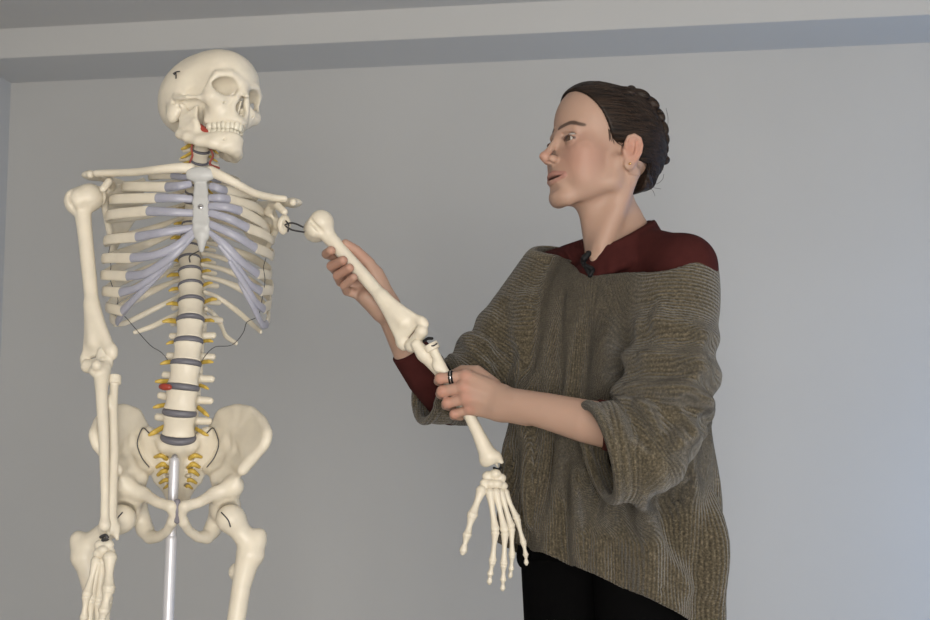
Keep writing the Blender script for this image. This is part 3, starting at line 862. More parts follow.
# raised arm the woman is holding
EL_T, EL_B = P(311, 218, 2.185), P(421.5, 342, 2.128)
sk_inst('humerus', HUM, between(EL_B, EL_T, (-.75, -.85, .1), -1, 1.06, HL))
sk_inst('ulna', ULN, between(P(500, 463, 2.130), P(419, 340, 2.130), (.5, .8, .3), 1, 1.12, UL))
sk_inst('radius', RAD, between(P(493.5, 465, 2.110), P(430, 344, 2.112), (-.3, -.9, 0), -1, 1.15, RADL))
# spring hooks of the shoulders
for pts in ([(99.5, 196, 2.195), (95, 194.5, 2.19), (91, 194.5, 2.185), (86, 196, 2.19)], [(99, 194, 2.195), (96.5, 198.5, 2.185), (93.5, 194, 2.186), (90.5, 192, 2.186)]):
    sk(sweep('shoulder_hook', [P(*q) for q in pts], [.0016]*4, 'wire', ring=6, n=5))
for pts in ([(285, 225, 2.188), (289, 223.2, 2.178), (295, 223.5, 2.175), (303, 227, 2.17)], [(286, 226.5, 2.188), (291, 229.5, 2.178), (297, 231, 2.175), (304, 232, 2.17)], [(286, 221, 2.190), (288.5, 225, 2.178), (288, 231, 2.182)]):
    sk(sweep('shoulder_hook', [P(*q) for q in pts], [.0016]*len(pts), 'wire', ring=6, n=5))
sk(sweep('elbow_hook', [P(424, 341, 2.100), P(428, 338.5, 2.098), P(432, 338.5, 2.098)], [.0026]*3, 'black_plastic', ring=8, n=4))
sk(sweep('elbow_hook', [P(431.5, 346, 2.100), P(434, 345.5, 2.094), P(437, 343.5, 2.096)], [.0012]*3, 'wire', ring=6, n=4))

# ------------------------------------------------------------------ hands of the skeleton
def bone_sweep(a, b, r, bend=(0, 0, 0)):
    a, b = Vector(a), Vector(b); m = (a+b)/2 + Vector(bend)
    d = (b - a)
    return sweep_geo([a + d*.07, a + d*.18, m, b - d*.18, b - d*.07], [r*1.30, r*1.05, r*.72, r*.95, r*1.22], ring=8, n=4)
def sk_hand(carpals, rays, rscale=1.0):
    cs = [np.array(c[:3]) for c in carpals]
    v = Vol(np.min(cs, 0) - .02, np.max(cs, 0) + .02, .0013)
    for c in carpals:
        v.add(ell(c[:3], (c[3]*1.18, c[3]*1.05, c[3]*1.0)), .003)
    V, F = v.mesh(1)
    root = sk(mobj('carpal_bones', V, F, 'bone'))
    for ray in rays:
        pts, r0 = ray
        for k in range(len(pts)-1):
            r = r0*(1.0, .86, .72, .58)[k]*rscale*1.27
            g = bone_sweep(pts[k], pts[k+1], r)
            if k == len(pts)-2:
                e, d = Vector(pts[k+1]), (Vector(pts[k+1]) - Vector(pts[k])).normalized()
                g = merge_geo([g, sweep_geo([e - d*r*1.6, e - d*r*.2, e + d*r*.5], [(r*.9, r*.9), (r*1.2, r*1.3), (r*.8, r*.9)], ring=8, n=3)])
            under(mobj('metacarpal' if k == 0 else 'phalanx', *g, 'bone'), root)
YH = 2.11
sk_hand([(*P(488, 476, YH+.004), .0085), (*P(495.5, 474, YH), .0085), (*P(501, 478, YH+.004), .0075), (*P(485, 483, YH-.002), .0075), (*P(491, 484, YH-.004), .0078), (*P(497.5, 484, YH-.002), .0078), (*P(503, 486, YH+.003), .0072), (*P(483.5, 488, YH-.004), .0060)],
        [([P(482, 489, YH-.006), P(472, 516, YH-.016), P(467, 535.5, YH-.02), P(463.2, 551, YH-.02)], .0062),
         ([P(489.5, 490, YH-.006), P(495.5, 531, YH-.012), P(492.5, 562, YH-.010), P(490.3, 574, YH-.004), P(489.5, 582, YH)], .0052),
         ([P(495.5, 490, YH-.004), P(505.0, 532, YH-.010), P(503.8, 565, YH-.008), P(503.2, 580, YH-.002), P(502.8, 588.5, YH+.002)], .0052),
         ([P(500.5, 490.5, YH), P(511.5, 528, YH-.004), P(512.0, 556, YH-.002), P(511.2, 569, YH+.004), P(510.2, 576, YH+.008)], .0048),
         ([P(504.5, 491, YH+.004), P(517, 519, YH+.002), P(523.5, 543, YH+.004), P(525.8, 555, YH+.006), P(526.3, 563, YH+.008)], .0045)])
YH = 2.045
sk_hand([(*P(101, 545, YH), .0090), (*P(107.5, 545, YH), .0090), (*P(99, 553, YH-.006), .0082), (*P(105, 553, YH-.004), .0085), (*P(110, 552, YH+.002), .0075), (*P(103, 550, YH-.010), .0070), (*P(108, 558, YH+.004), .0065)],
        [([P(110, 556, YH-.012), P(108.5, 590, YH-.030), P(104, 611, YH-.035), P(101, 626, YH-.035)], .0060),
         ([P(107, 560, YH), P(107, 601, YH+.002), P(106, 630, YH+.004), P(105, 646, YH+.004), P(104.5, 656, YH+.004)], .0054),
         ([P(103, 560, YH-.002), P(99, 602, YH-.006), P(97, 633, YH-.006), P(96, 650, YH-.004), P(95.5, 660, YH)], .0054),
         ([P(99.5, 560, YH-.004), P(91, 600, YH-.012), P(89, 629, YH-.012), P(88, 645, YH-.010), P(88, 654, YH-.006)], .0050),
         ([P(97, 559, YH-.006), P(86.5, 596, YH-.020), P(84, 618, YH-.02), P(83, 630, YH-.018), P(83, 638, YH-.014)], .0046)], 1.22)
sk(sweep('wrist_hook', [P(101, 537, 2.035), P(105.5, 535.5, 2.030), P(107.5, 539, 2.030), P(103, 540, 2.032)], [.0030]*4, 'wire', ring=8, n=4))
sk(sweep('wrist_hook', [P(494, 468, 2.112), P(498, 469.5, 2.110), P(501, 467.5, 2.112)], [.0022]*3, 'black_plastic', ring=8, n=4))

# ------------------------------------------------------------------ pelvis
def hip(mx, cx=177.6, k=1.0, hx=0.0):
    def q(px, py, Y):
        return np.array(P(px if not mx else cx - (px - cx)*k, py, Y))
    pts = [q(168, 395, 2.05), q(285, 560, 2.29), q(285, 395, 2.05), q(168, 560, 2.29), q(285, 395, 2.29), q(168, 560, 2.05)]
    v = Vol(np.min(pts, 0), np.max(pts, 0), .002)
    th = .0034
    A = q(213, 428, 2.232); B = q(222, 413.5, 2.222); C = q(236, 408.5, 2.200); D = q(251, 411, 2.170); E = q(262, 421, 2.136); F = q(267.5, 434, 2.108)
    G = q(263.5, 446, 2.104); H = q(252, 459, 2.116); J = q(242.5, 470, 2.120)           # below the ASIS, notch, AIIS
    K = q(207.5, 468, 2.222); M = q(217.5, 445, 2.226); N = q(217, 478, 2.186); O = q(234, 486, 2.150)
    fos = q(240, 436, 2.182); f2 = q(228, 440, 2.206); f3 = q(232, 462, 2.178)
    for a, b, c in ((A, B, f2), (B, C, fos), (C, D, fos), (D, E, fos), (E, F, fos), (F, G, fos), (G, H, fos), (B, fos, f2), (A, f2, M), (M, f2, K), (f2, fos, f3), (fos, H, f3), (f2, f3, K), (K, f3, N), (f3, H, J), (f3, J, O), (N, f3, O)):
        v.add(tri(a, b, c, th), .014)
    cr = catmull([A, B, C, D, E, F, G, H, J], 4)
    for i in range(len(cr)-1): v.add(tri(cr[i], cr[i+1], fos if i < 30 else f3, th), .010)
    v.chain(list(cr), list(np.interp(np.arange(len(cr))/4, range(9), [.0062, .0052, .0052, .0056, .0062, .0066, .0056, .0058, .0085])), .006)
    v.chain([A, M, K], [.0060, .0075, .0070], .006)
    v.chain([K, N, O], [.0065, .0085, .0120], .010)
    # acetabulum and its rim
    ac = q(225 + hx, 508, 2.184)
    v.add(ell(ac, (.027, .027, .028)), .012)
    v.add(cone(O, ac, .014, .020), .012)
    hd = q(231 + hx, 519, 2.150)
    # pubis
    ip = q(214, 494, 2.142)
    pu = q(184.5, 506.5, 2.098)
    v.chain([O, ip, q(199, 502.5, 2.112), pu], [.0150, .0105, .0092, .0098], .008)
    v.chain([ac, ip], [.018, .0095], .010)
    v.chain([pu, q(181.8, 514, 2.102), q(183.5, 522, 2.112)], [.0078, .0075, .0072], .006)
    v.chain([q(183.5, 522, 2.112), q(189, 531, 2.132), q(198, 537, 2.158), q(207, 537, 2.182), q(213, 529, 2.196)], [.0085, .0080, .0092, .0125, .0140], .006)
    v.chain([q(213, 529, 2.196), q(217, 515, 2.198), ac], [.0125, .0120, .016], .010)
    v.add(cone(N, q(219, 503, 2.205), .009, .012), .010); v.add(cone(q(219, 503, 2.205), q(216, 520, 2.20), .012, .012), .010)
    v.add(cone(q(219, 500, 2.21), q(209, 503, 2.228), .007, .003), .006)
    # socket
    v.cut(ell(hd, (.0285, .0285, .0285)), .003)
    v.cut(cone(hd, hd + (hd - ac)*1.5, .0285, .034), .003)
    V, Fq = v.mesh(9)
    sk(mobj('hip_bone', V, Fq, 'bone'))
    return Vector(hd)
HR = hip(False); HLF = hip(True, k=.93, hx=7.5)
# sacrum with its yellow nerve roots
def q3(px, py, Y): return np.array(P(px, py, Y))
v = Vol(np.minimum(q3(128, 505, 2.15), q3(128, 505, 2.28)), np.maximum(q3(228, 418, 2.15), q3(228, 418, 2.28)), .0018)
v.add(cone(q3(165, 445, 2.188), q3(191, 445, 2.188), .0130), .008)
v.add(ell(q3(178, 446, 2.190), (.030, .020, .0125), rot(-18, 0, 0)), .006)
for s in (-1, 1):
    def m(px, py, Y): return q3(178 + s*(px - 178), py, Y)
    a, b, c, d, e, f = m(190, 442, 2.186), m(207, 434, 2.205), m(215.5, 432, 2.222), m(217, 446, 2.226), m(207, 466, 2.230), m(190, 462, 2.212)
    for t3 in ((a, b, f), (b, c, d), (b, d, e), (b, e, f)): v.add(tri(*t3, .0085), .010)
    g, h2, i2 = m(198, 480, 2.238), m(186, 496, 2.236), m(178, 500, 2.230)
    for t3 in ((f, e, g), (f, g, h2), (f, h2, i2)): v.add(tri(*t3, .0065), .008)
for s in (-1, 1):
    for px, py, yy in ((191, 458, 2.2), (189, 467.5, 2.212), (187.5, 476, 2.220), (185.5, 485, 2.226)):
        v.cut(ell(q3(178 + s*(px-178), py, yy - .004), (.0065, .012, .0042)), .003)
v.add(cone(q3(178, 447, 2.186), q3(178, 498, 2.232), .012, .008), .010)
V, F = v.mesh(2)
sac = sk(mobj('sacrum', V, F, 'bone'))
for s in (-1, 1):
    for px0, py0, px1, py1, yy, r in ((188, 460, 201, 455.5, 2.196, .0042), (187, 467, 199, 465.5, 2.206, .0046), (186, 472.5, 198, 473.5, 2.212, .0044), (184, 482.5, 196, 481.5, 2.220, .0038), (184, 489, 192, 487, 2.224, .003)):
        nr = sweep('nerve_root', [P(178 + s*(px0-178), py0, yy+.010), P(178 + s*((px0+px1)/2-178), (py0+py1)/2 - 2.2, yy - .006), P(178 + s*(px1-178), py1+1.5, yy+.004)], [r*.9, r, r*.7], 'nerve', ring=8, n=5)
        under(nr, sac)
# pubic symphysis
v = Vol(q3(168, 530, 2.07), q3(188, 497, 2.14), .0015)
v.chain([q3(177.3, 502, 2.101), q3(177.3, 511, 2.100), q3(177.3, 520, 2.107)], [.0056, .0056, .0066], .004)
V, F = v.mesh(1)
sk(mobj('pubic_symphysis', V, F, 'symphysis'))
# joint threads at the sacro-iliac line
for s in (-1, 1):
    pts = [(178 + s*(p-178), y_, yy) for p, y_, yy in ((207, 433, 2.178), (213, 428, 2.198), (217.5, 437, 2.199), (218.5, 446, 2.199), (214, 458, 2.200), (207, 467, 2.198))]
    sk(sweep('joint_wire', [P(*q) for q in pts], [.0011]*6, 'wire', ring=6, n=5))

# ------------------------------------------------------------------ legs
def build_femur(k=1.0):
    L = .44
    o = .046*(k - 1)
    v = Vol((-.055, -.045, -.015), (.12, .045, .475), .002)
    # local: head at +0,0,L ; shaft runs down, lateral = +x
    v.add(ell((0, 0, L), (.0245, .0245, .0245)))
    v.add(cone((.004, 0, L-.004), (.034+o, .004, L-.040), .0165, .018), .010)
    v.add(cone((.044+o, .006, L-.026), (.042+o, .002, L-.055), .012, .017), .012)
    v.add(ell((.049+o, .008, L-.030), (.011, .014, .017)), .008)
    v.chain([(.034+o, .002, L-.06), (.028+o, 0, L-.11), (.024+o*.8, -.004, .24), (.022+o*.4, -.002, .12), (.020, .0, .06)], [.0200, .0155, .0145, .0155, .0210], .012)
    v.add(ell((.012+o, .010, L-.088), (.008, .010, .013)), .008)
    v.add(ell((.0, .006, .022), (.022, .026, .024)), .015); v.add(ell((.040, .006, .022), (.022, .026, .024)), .015)
    v.cut(cone((.02, -.03, .03), (.02, -.02, .0), .012), .008)
    return vmesh('femur', v, 'bone', 1), L
FEM, FL = build_femur()
FEM2, FL = build_femur(1.62)
def build_tibia():
    v = Vol((-.05, -.045, -.015), (.05, .045, .385), .0025)
    L = .365
    v.add(ell((0, 0, L-.012), (.037, .024, .014))); v.chain([(0, 0, L-.015), (0, -.004, L-.06), (0, -.002, .2), (0, 0, .06), (0, 0, .02)], [.026, .018, .014, .012, .019], .012)
    v.add(cone((-.014, 0, .012), (-.016, 0, -.004), .009, .006), .006)
    return vmesh('tibia', v, 'bone', 1), L
TIB, TL = build_tibia()
FBV, FBF = sweep_geo([(0, 0, 0), (0, 0, .03), (0, .003, .18), (0, 0, .31), (0, 0, .34)], [.008, .006, .0055, .006, .009], ring=10)
o = mobj('fibula', FBV, FBF, 'bone'); FIB = o.data; bpy.data.objects.remove(o)
PV, PF = lathe([(.002, -.02), (.012, -.014), (.019, 0), (.017, .012), (.004, .018)], 16)
o = mobj('patella', PV, PF, 'bone'); PAT = o.data; bpy.data.objects.remove(o)
def build_foot():
    gs = [sweep_geo([(0, .05, .022), (0, .03, .03), (0, .0, .05), (0, -.02, .045)], [.018, .021, .022, .018], ring=12),
          sweep_geo([(-.02, -.045, .035), (.0, -.045, .037), (.02, -.042, .028)], [.016, .016, .012], ring=12)]
    for i, (x, ly, r) in enumerate(((-.024, -.135, .008), (-.010, -.142, .0055), (.002, -.138, .0055), (.013, -.130, .005), (.024, -.120, .005))):
        gs.append(bone_sweep((x*.8, -.055, .03), (x, ly*.82, .012), r)); gs.append(bone_sweep((x, ly*.82, .012), (x*1.05, ly-.03, .009), r*.9))
    return merge_geo(gs)
fv, ff = build_foot(); o = mobj('foot', fv, ff, 'bone'); FOOT = o.data; bpy.data.objects.remove(o)
for hd, s in ((HR, 1), (HLF, -1)):
    yaw = Matrix.Rotation(s*math.radians(4), 4, 'Z')
    tilt = Matrix.Rotation(s*math.radians(5.0 if s > 0 else 6.5), 4, 'Y')
    base = Matrix.Translation(hd) @ yaw @ tilt
    sk_inst('femur', FEM if s > 0 else FEM2, base @ Matrix.Diagonal((s*1.05, 1.05, 1.0, 1)) @ Matrix.Translation((0, 0, -FL)))
    kn = base @ Vector((s*.021, 0, -FL - .012))
    T0 = kn - Vector((0, -.004, TL))
    sk_inst('tibia', TIB, Matrix.Translation(T0) @ Matrix.Diagonal((s, 1, 1, 1)))
    sk_inst('fibula', FIB, Matrix.Translation(T0 + Vector((s*.032, .014, -.005))))
    sk_inst('patella', PAT, Matrix.Translation(kn + Vector((0, -.034, .03))) @ Matrix.Diagonal((1, .6, 1, 1)))
    sk_inst('foot', FOOT, Matrix.Translation((T0.x, T0.y, max(T0.z - .068, .03))) @ Matrix.Diagonal((s, 1, 1, 1)))
    # little hip spring
    a = hd + Vector((0, -.0262, -.004))
    sk(sweep('hip_spring', [a + Vector((-.010*s - .002, .004, .016)), a + Vector((0, -.0005, .004)), a + Vector((.004, -.0008, -.007))], [.0012]*3, 'wire', ring=6, n=4))

# ------------------------------------------------------------------ rod stand
rt = P(174.5, 461, 2.150); rb_ = P(168, 620, 2.150)
ax = (rt - rb_).normalized(); foot = rt - ax*((rt.z - .05)/ax.z)
join = rt - ax*((rt.z - P(172, 541, 2.15).z)/ax.z)
st = sk(sweep('stand_rod', [rt, join], [.0086, .0086], 'rod', ring=20, spline=False))
sk(sweep('stand_rod', [join + ax*.004, foot], [.0098, .0098], 'rod', ring=20, spline=False))
under(sweep('rod_cap', [rt - ax*.002, rt + ax*.006], [.0074, .0060], 'steel', ring=16, spline=False), st)
gs = []
for i in range(5):
    a = 2*math.pi*i/5 + .3
    e = Vector((foot.x + .26*math.cos(a), foot.y + .26*math.sin(a), .062))
    sk(sweep('stand_leg', [foot + Vector((0, 0, .035)), (foot + e)/2 + Vector((0, 0, .03)), e], [(.012, .016), (.011, .014), (.010, .012)], 'plastic_white', ring=10, n=4))
    lv, lf = lathe([(.012, -.010), (.024, -.010), (.026, -.006), (.026, .006), (.024, .010), (.012, .010)], 18)
    o = mobj('caster_wheel', lv, lf, 'black_plastic'); o.matrix_basis = Matrix.Translation((e.x, e.y, .026)) @ Matrix.Rotation(a, 4, 'Z') @ Matrix.Rotation(math.pi/2, 4, 'X'); sk(o)
# ================================================================== the woman
PE = thing('person', 'woman in an oversized olive knit sweater holding the raised arm of the skeleton', 'person', (0.26, 2.22, 0))
PEI = Matrix.Translation(PE.location).inverted()
def pe(o):
    o.parent = PE; o.matrix_parent_inverse = PEI
    return o
def pe_under(o, par):
    o.parent = par; o.matrix_parent_inverse = Matrix.Identity(4)
    return o
def A3(*a): return np.array(P(*a))

# ------------------------------------------------------------------ skin material driven by painted pigment (lips, brows, blush)
def attr_mat(name, rough, spec, sss=0.0, bump=0.0, bscale=400):
    m = bpy.data.materials.new(name); m.use_nodes = True
    nt = m.node_tree; b = nt.nodes['Principled BSDF']
    a = nt.nodes.new('ShaderNodeAttribute'); a.attribute_name = 'pigment'
    nt.links.new(a.outputs['Color'], b.inputs['Base Color'])
    b.inputs['Roughness'].default_value = rough; b.inputs['Specular IOR Level'].default_value = spec
    if sss:
        b.inputs['Subsurface Weight'].default_value = sss
        b.inputs['Subsurface Radius'].default_value = (.010, .0045, .0025); b.inputs['Subsurface Scale'].default_value = 1.0
    if bump:
        tc = nt.nodes.new('ShaderNodeTexCoord'); n2 = nt.nodes.new('ShaderNodeTexNoise'); n2.inputs['Scale'].default_value = bscale; n2.inputs['Detail'].default_value = 3
        nt.links.new(tc.outputs['Object'], n2.inputs['Vector'])
        bp = nt.nodes.new('ShaderNodeBump'); bp.inputs['Strength'].default_value = bump; bp.inputs['Distance'].default_value = .001
        nt.links.new(n2.outputs[0], bp.inputs['Height']); nt.links.new(bp.outputs[0], b.inputs['Normal'])
    MATS[name] = m
    return m
attr_mat('skin', .52, .35, .18, .12, 500)

# ------------------------------------------------------------------ head frame
HS = 1.03
HR3 = np.array((Matrix.Rotation(math.radians(-66), 3, 'Z') @ Matrix.Rotation(math.radians(-5), 3, 'X')))
ear_w = A3(633, 152.5, 2.125)
HO = ear_w - HR3 @ (np.array((.073, .016, .0))*HS)
def hp(x, y=None, z=None):
    if y is None: x, y, z = x
    return HO + HR3 @ (np.array((x, y, z))*HS)
def hell(c, r, R=I3): return ell(hp(c), np.array(r)*HS, HR3 @ np.array(R))
def hcone(a, b, ra, rb=None): return cone(hp(a), hp(b), ra*HS, (ra if rb is None else rb)*HS)
def hchain(v, pts, rad, k): v.chain([hp(p) for p in pts], [r*HS for r in rad], k)
def htri(a, b, c, th): return tri(hp(a), hp(b), hp(c), th*HS)

def head_base(v, off=0.0):
    v.add(hell((0, .010, .052), (.0700+off, .0900+off, .0755+off)))
    v.add(hell((0, .045, .022), (.056+off, .052+off, .050+off)), .03)
    v.add(hell((0, -.040, .060), (.0570+off, .0470+off, .060+off)), .03)
EYE = (.0335, -.0785, .0135)
LIPU = [(-.0305, -.0620, -.0455), (-.0145, -.0885, -.0458), (-.004, -.0955, -.0440), (0, -.0957, -.0448), (.004, -.0955, -.0440), (.0145, -.0885, -.0458), (.0305, -.0620, -.0455)]
LIPL = [(-.0300, -.0620, -.0468), (-.0135, -.0860, -.0555), (0, -.0925, -.0575), (.0135, -.0860, -.0555), (.0300, -.0620, -.0468)]
SLIT = []
BROW = [(.011, -.0935, .0360), (.022, -.0925, .0395), (.035, -.0850, .0420), (.049, -.0740, .0375)]
def build_head():
    lo = np.min([hp(x, y, z) for x in (-.1, .1) for y in (-.14, .13) for z in (-.13, .14)], 0)
    hi = np.max([hp(x, y, z) for x in (-.1, .1) for y in (-.14, .13) for z in (-.13, .14)], 0)
    lo[2] = P(617, 300, 2.2).z; lo[:2] -= .02; hi[:2] += .03
    v = Vol(lo, hi, .0013)
    head_base(v)
    v.add(hell((0, -.046, -.008), (.0560, .0455, .060)), .025)
    v.add(hell((0, -.040, -.040), (.0500, .0420, .042)), .025)
    for s in (-1, 1):
        v.add(hell((s*.040, -.058, -.006), (.022, .024, .022)), .022)            # cheekbone
        v.add(hcone((s*.0555, -.004, -.018), (s*.0510, -.010, -.050), .013, .012), .02)   # ramus
        v.add(hcone((s*.0510, -.010, -.050), (s*.0180, -.070, -.080), .012, .013), .018)  # jaw line
        v.add(hell((s*.037, -.050, -.040), (.020, .028, .026)), .02)             # cheek
    v.add(hell((0, -.0785, -.0800), (.0210, .0150, .0150)), .018)                   # chin
    v.add(hell((0, -.0740, -.046), (.028, .0210, .026)), .016)                      # muzzle
    for s in (-1, 1):
        v.cut(hell((s*.0330, -.1005, .0115), (.0185, .0135, .0110)), .014)        # eye hollow
        v.add(hcone((s*.010, -.0865, .0300), (s*.040, -.0770, .0320), .0075, .0070), .012)
    # nose
    hchain(v, [(0, -.0880, .0230), (0, -.0950, .0120), (0, -.1040, -.0020), (0, -.1115, -.0135)], [.0068, .0060, .0062, .0066], .009)
    v.add(hell((0, -.1135, -.0150), (.0074, .0082, .0074)), .006)
    v.add(hcone((0, -.110, -.0205), (0, -.096, -.0245), .0052, .0060), .005)
    for s in (-1, 1):
        v.add(hell((s*.0105, -.1005, -.0190), (.0056, .0090, .0066)), .006)
        v.cut(hell((s*.0062, -.1050, -.0262), (.0030, .0055, .0034)), .003)
    v.cut(hcone((0, -.1005, -.0300), (0, -.1005, -.0370), .0022, .0026), .004)
    # lips, slightly parted
    def sy(x, z):
        y = -.13
        while y < -.03 and v.sample(hp(x, y, z)) > 0: y += .0005
        return y
    LIPU[:] = [(x, sy(x, z) + d, z) for x, z, d in ((-.0275, -.0468, .0010), (-.0140, -.0450, -.0006), (-.0042, -.0432, -.0014), (0, -.0440, -.0008), (.0042, -.0432, -.0014), (.0140, -.0450, -.0006), (.0275, -.0468, .0010))]
    LIPL[:] = [(x, sy(x, z) + d, z) for x, z, d in ((-.0265, -.0488, .0012), (-.0130, -.0550, -.0002), (0, -.0568, -.0010), (.0130, -.0550, -.0002), (.0265, -.0488, .0012))]
    SLIT[:] = [(x, sy(x, z) - .0018, z) for x, z in ((-.0285, -.0470), (-.0190, -.0492), (-.0090, -.0502), (0, -.0505), (.0090, -.0502), (.0190, -.0492), (.0285, -.0470))]
    hchain(v, LIPU, [.0018, .0030, .0036, .0034, .0036, .0030, .0018], .006)
    hchain(v, LIPL, [.0018, .0038, .0044, .0038, .0018], .006)
    for dy in (0.0, .004, .008, .012):
        v.cut(pcone([hp(x, y + dy, z) for x, y, z in SLIT], [r*HS for r in (.0004, .0017, .0025, .0028, .0025, .0017, .0004)]), .001)
    v.cut(hell((0, -.0935, -.0680), (.012, .003, .003)), .008)
    # eyelids
    for s in (-1, 1):
        e = (s*EYE[0], EYE[1], EYE[2])
        v.add(hell(e, (.0136, .0136, .0134)), .005)
        v.add(hcone((s*.0200, -.0880, .0175), (s*.0445, -.0825, .0160), .0030, .0028), .005)
        v.cut(hell((s*.0340, -.0920, .0125), (.0130, .0110, .0037), rot(0, s*-3, s*22)), .0015)
        v.cut(hell(e, (.0122, .0122, .0122)), .0005)
        v.cut(hcone((s*.0185, -.0905, .0232), (s*.0450, -.0835, .0225), .0020, .0020), .005)  # lid crease
    # ears
    for s in (-1, 1):
        def ep(y, z, x=0): return (s*(.0705 + x + .33*max(.92*y, -.004)), .0095 + .92*y, .0015 + .93*z)
        v.add(hell(ep(.004, .002, .0), (.0055, .0155, .0270), rot(-8, 0, -s*20)), .004)
        v.cut(hell(ep(.001, -.002, .0080), (.0070, .0088, .0130), rot(-8, 0, 0)), .003)
        v.cut(hell(ep(.006, .014, .0085), (.0048, .0085, .0095)), .003)
        hchain(v, [ep(-.006, .004, .003), ep(-.0085, .014, .003), ep(-.004, .0255, .003), ep(.006, .0295, .003), ep(.0155, .0245, .003), ep(.0195, .012, .003), ep(.0180, -.002, .003), ep(.0120, -.014, .003), ep(.004, -.0225, .003)], [.0026, .0030, .0034, .0036, .0038, .0036, .0034, .0032, .0042], .003)
        hchain(v, [ep(.010, .018, .004), ep(.0110, .006, .0045), ep(.0085, -.008, .004), ep(.002, -.0125, .004)], [.0024, .0028, .0028, .0026], .003)
        v.add(hcone(ep(-.0105, -.001, .003), ep(-.0095, -.007, .003), .0040, .0036), .003)
        v.add(hell(ep(-.001, -.0245, .002), (.0045, .0080, .0085)), .004)
        v.add(hcone((s*.066, .008, .006), (s*.068, .010, -.010), .008), .006)
    # neck, throat, collar bones
    nk0, nk1 = hp(0, .010, -.036), A3(615, 262, 2.220)
    v.add(cone(nk0, nk1, .0430, .0500), .022)
    v.add(cone(hp(0, -.018, -.064), A3(605, 252, 2.190), .026, .030), .025)
    v.add(cone(A3(628, 222, 2.215), A3(643, 250, 2.230), .026, .036), .03)
    v.add(cone(hp(.052, .030, -.030), A3(596, 258, 2.155), .012, .009), .030)
    v.add(cone(A3(630, 254, 2.235), A3(660, 276, 2.165), .030, .030), .03)
    v.add(cone(A3(612, 258, 2.25), A3(574, 280, 2.31), .028, .028), .03)
    v.add(ell(A3(614, 304, 2.235), (.11, .055, .065), rot(0, 0, -47)), .03)
    v.cut(ell(A3(591, 251.5, 2.138), (.010, .010, .009)), .014)
    return v
hv = build_head()
HVm, HFm = hv.mesh(1)

# ------------------------------------------------------------------ arms and hands (skin)
def tube(v, rows, k=.004):
    v.chain([A3(*r[:3]) for r in rows], [r[3] for r in rows], k)
SL = (684, 267, 2.10); SR = (555, 274, 2.33)
def build_left_arm():
    v = Vol(np.min([A3(425, 470, 1.93), A3(425, 470, 2.2)], 0), np.max([A3(690, 350, 2.19), A3(690, 350, 1.93)], 0), .0012)
    tube(v, [(660, 440, 1.985, .040), (620, 428, 1.995, .0375), (585, 421, 2.015, .0345), (548, 411.5, 2.040, .0298), (520, 405, 2.062, .0262), (505, 401.5, 2.076, .0245)], .01)
    v.add(cone(A3(525, 411, 2.066), A3(500, 408, 2.080), .0230, .0210), .012)
    M = [(466, 376, 2.092), (464.5, 387, 2.086), (466.5, 398.5, 2.088), (470.5, 409, 2.096)]
    rM = [.0108, .0112, .0106, .0095]
    W = [(501, 394, 2.086), (500, 399, 2.082), (501, 405, 2.083), (502, 411, 2.088)]
    for m, r, w in zip(M, rM, W):
        v.add(cone(A3(*w), A3(*m), .0165, r*1.08), .012)
    v.add(cone(A3(496, 397, 2.098), A3(474, 390, 2.104), .018, .014), .012)
    PIP = [(440.5, 378.5, 2.099), (442.5, 391.5, 2.095), (447.5, 403, 2.097), (454.5, 414, 2.103)]
    DIP = [(438.5, 381, 2.124), (440.5, 394, 2.121), (446, 405.5, 2.122), (453.5, 416, 2.124)]
    TIP = [(448, 385, 2.140), (450, 397.5, 2.140), (455, 408, 2.139), (461, 417, 2.138)]
    for m, p, d, t, r in zip(M, PIP, DIP, TIP, (.0092, .0095, .0089, .0078)):
        v.chain([A3(*m), A3(*p)], [r*1.06, r*.98], .003); v.chain([A3(*p), A3(*d), A3(*t)], [r*.98, r*.9, r*.80], .0025)
        v.add(ell(A3(m[0]-1, m[1], m[2]-.0035), (r*.95, r*.8, r*.9)), .006)
        v.add(ell(A3(*p), (r*1.04, r*1.02, r*1.0)), .003)
    v.chain([A3(492, 386, 2.102), A3(477, 372, 2.125), A3(462, 371, 2.142), A3(449, 377, 2.150)], [.0155, .0115, .0100, .0085], .008)   # thumb behind the bones
    for i in range(3):                                                              # tendons
        v.add(cone(A3(*W[i]) + np.array((0, -.0125, 0)), A3(*M[i]) + np.array((.004, -.008, 0)), .0022, .0026), .007)
    return v
lv = build_left_arm(); LVm, LFm = lv.mesh(1)
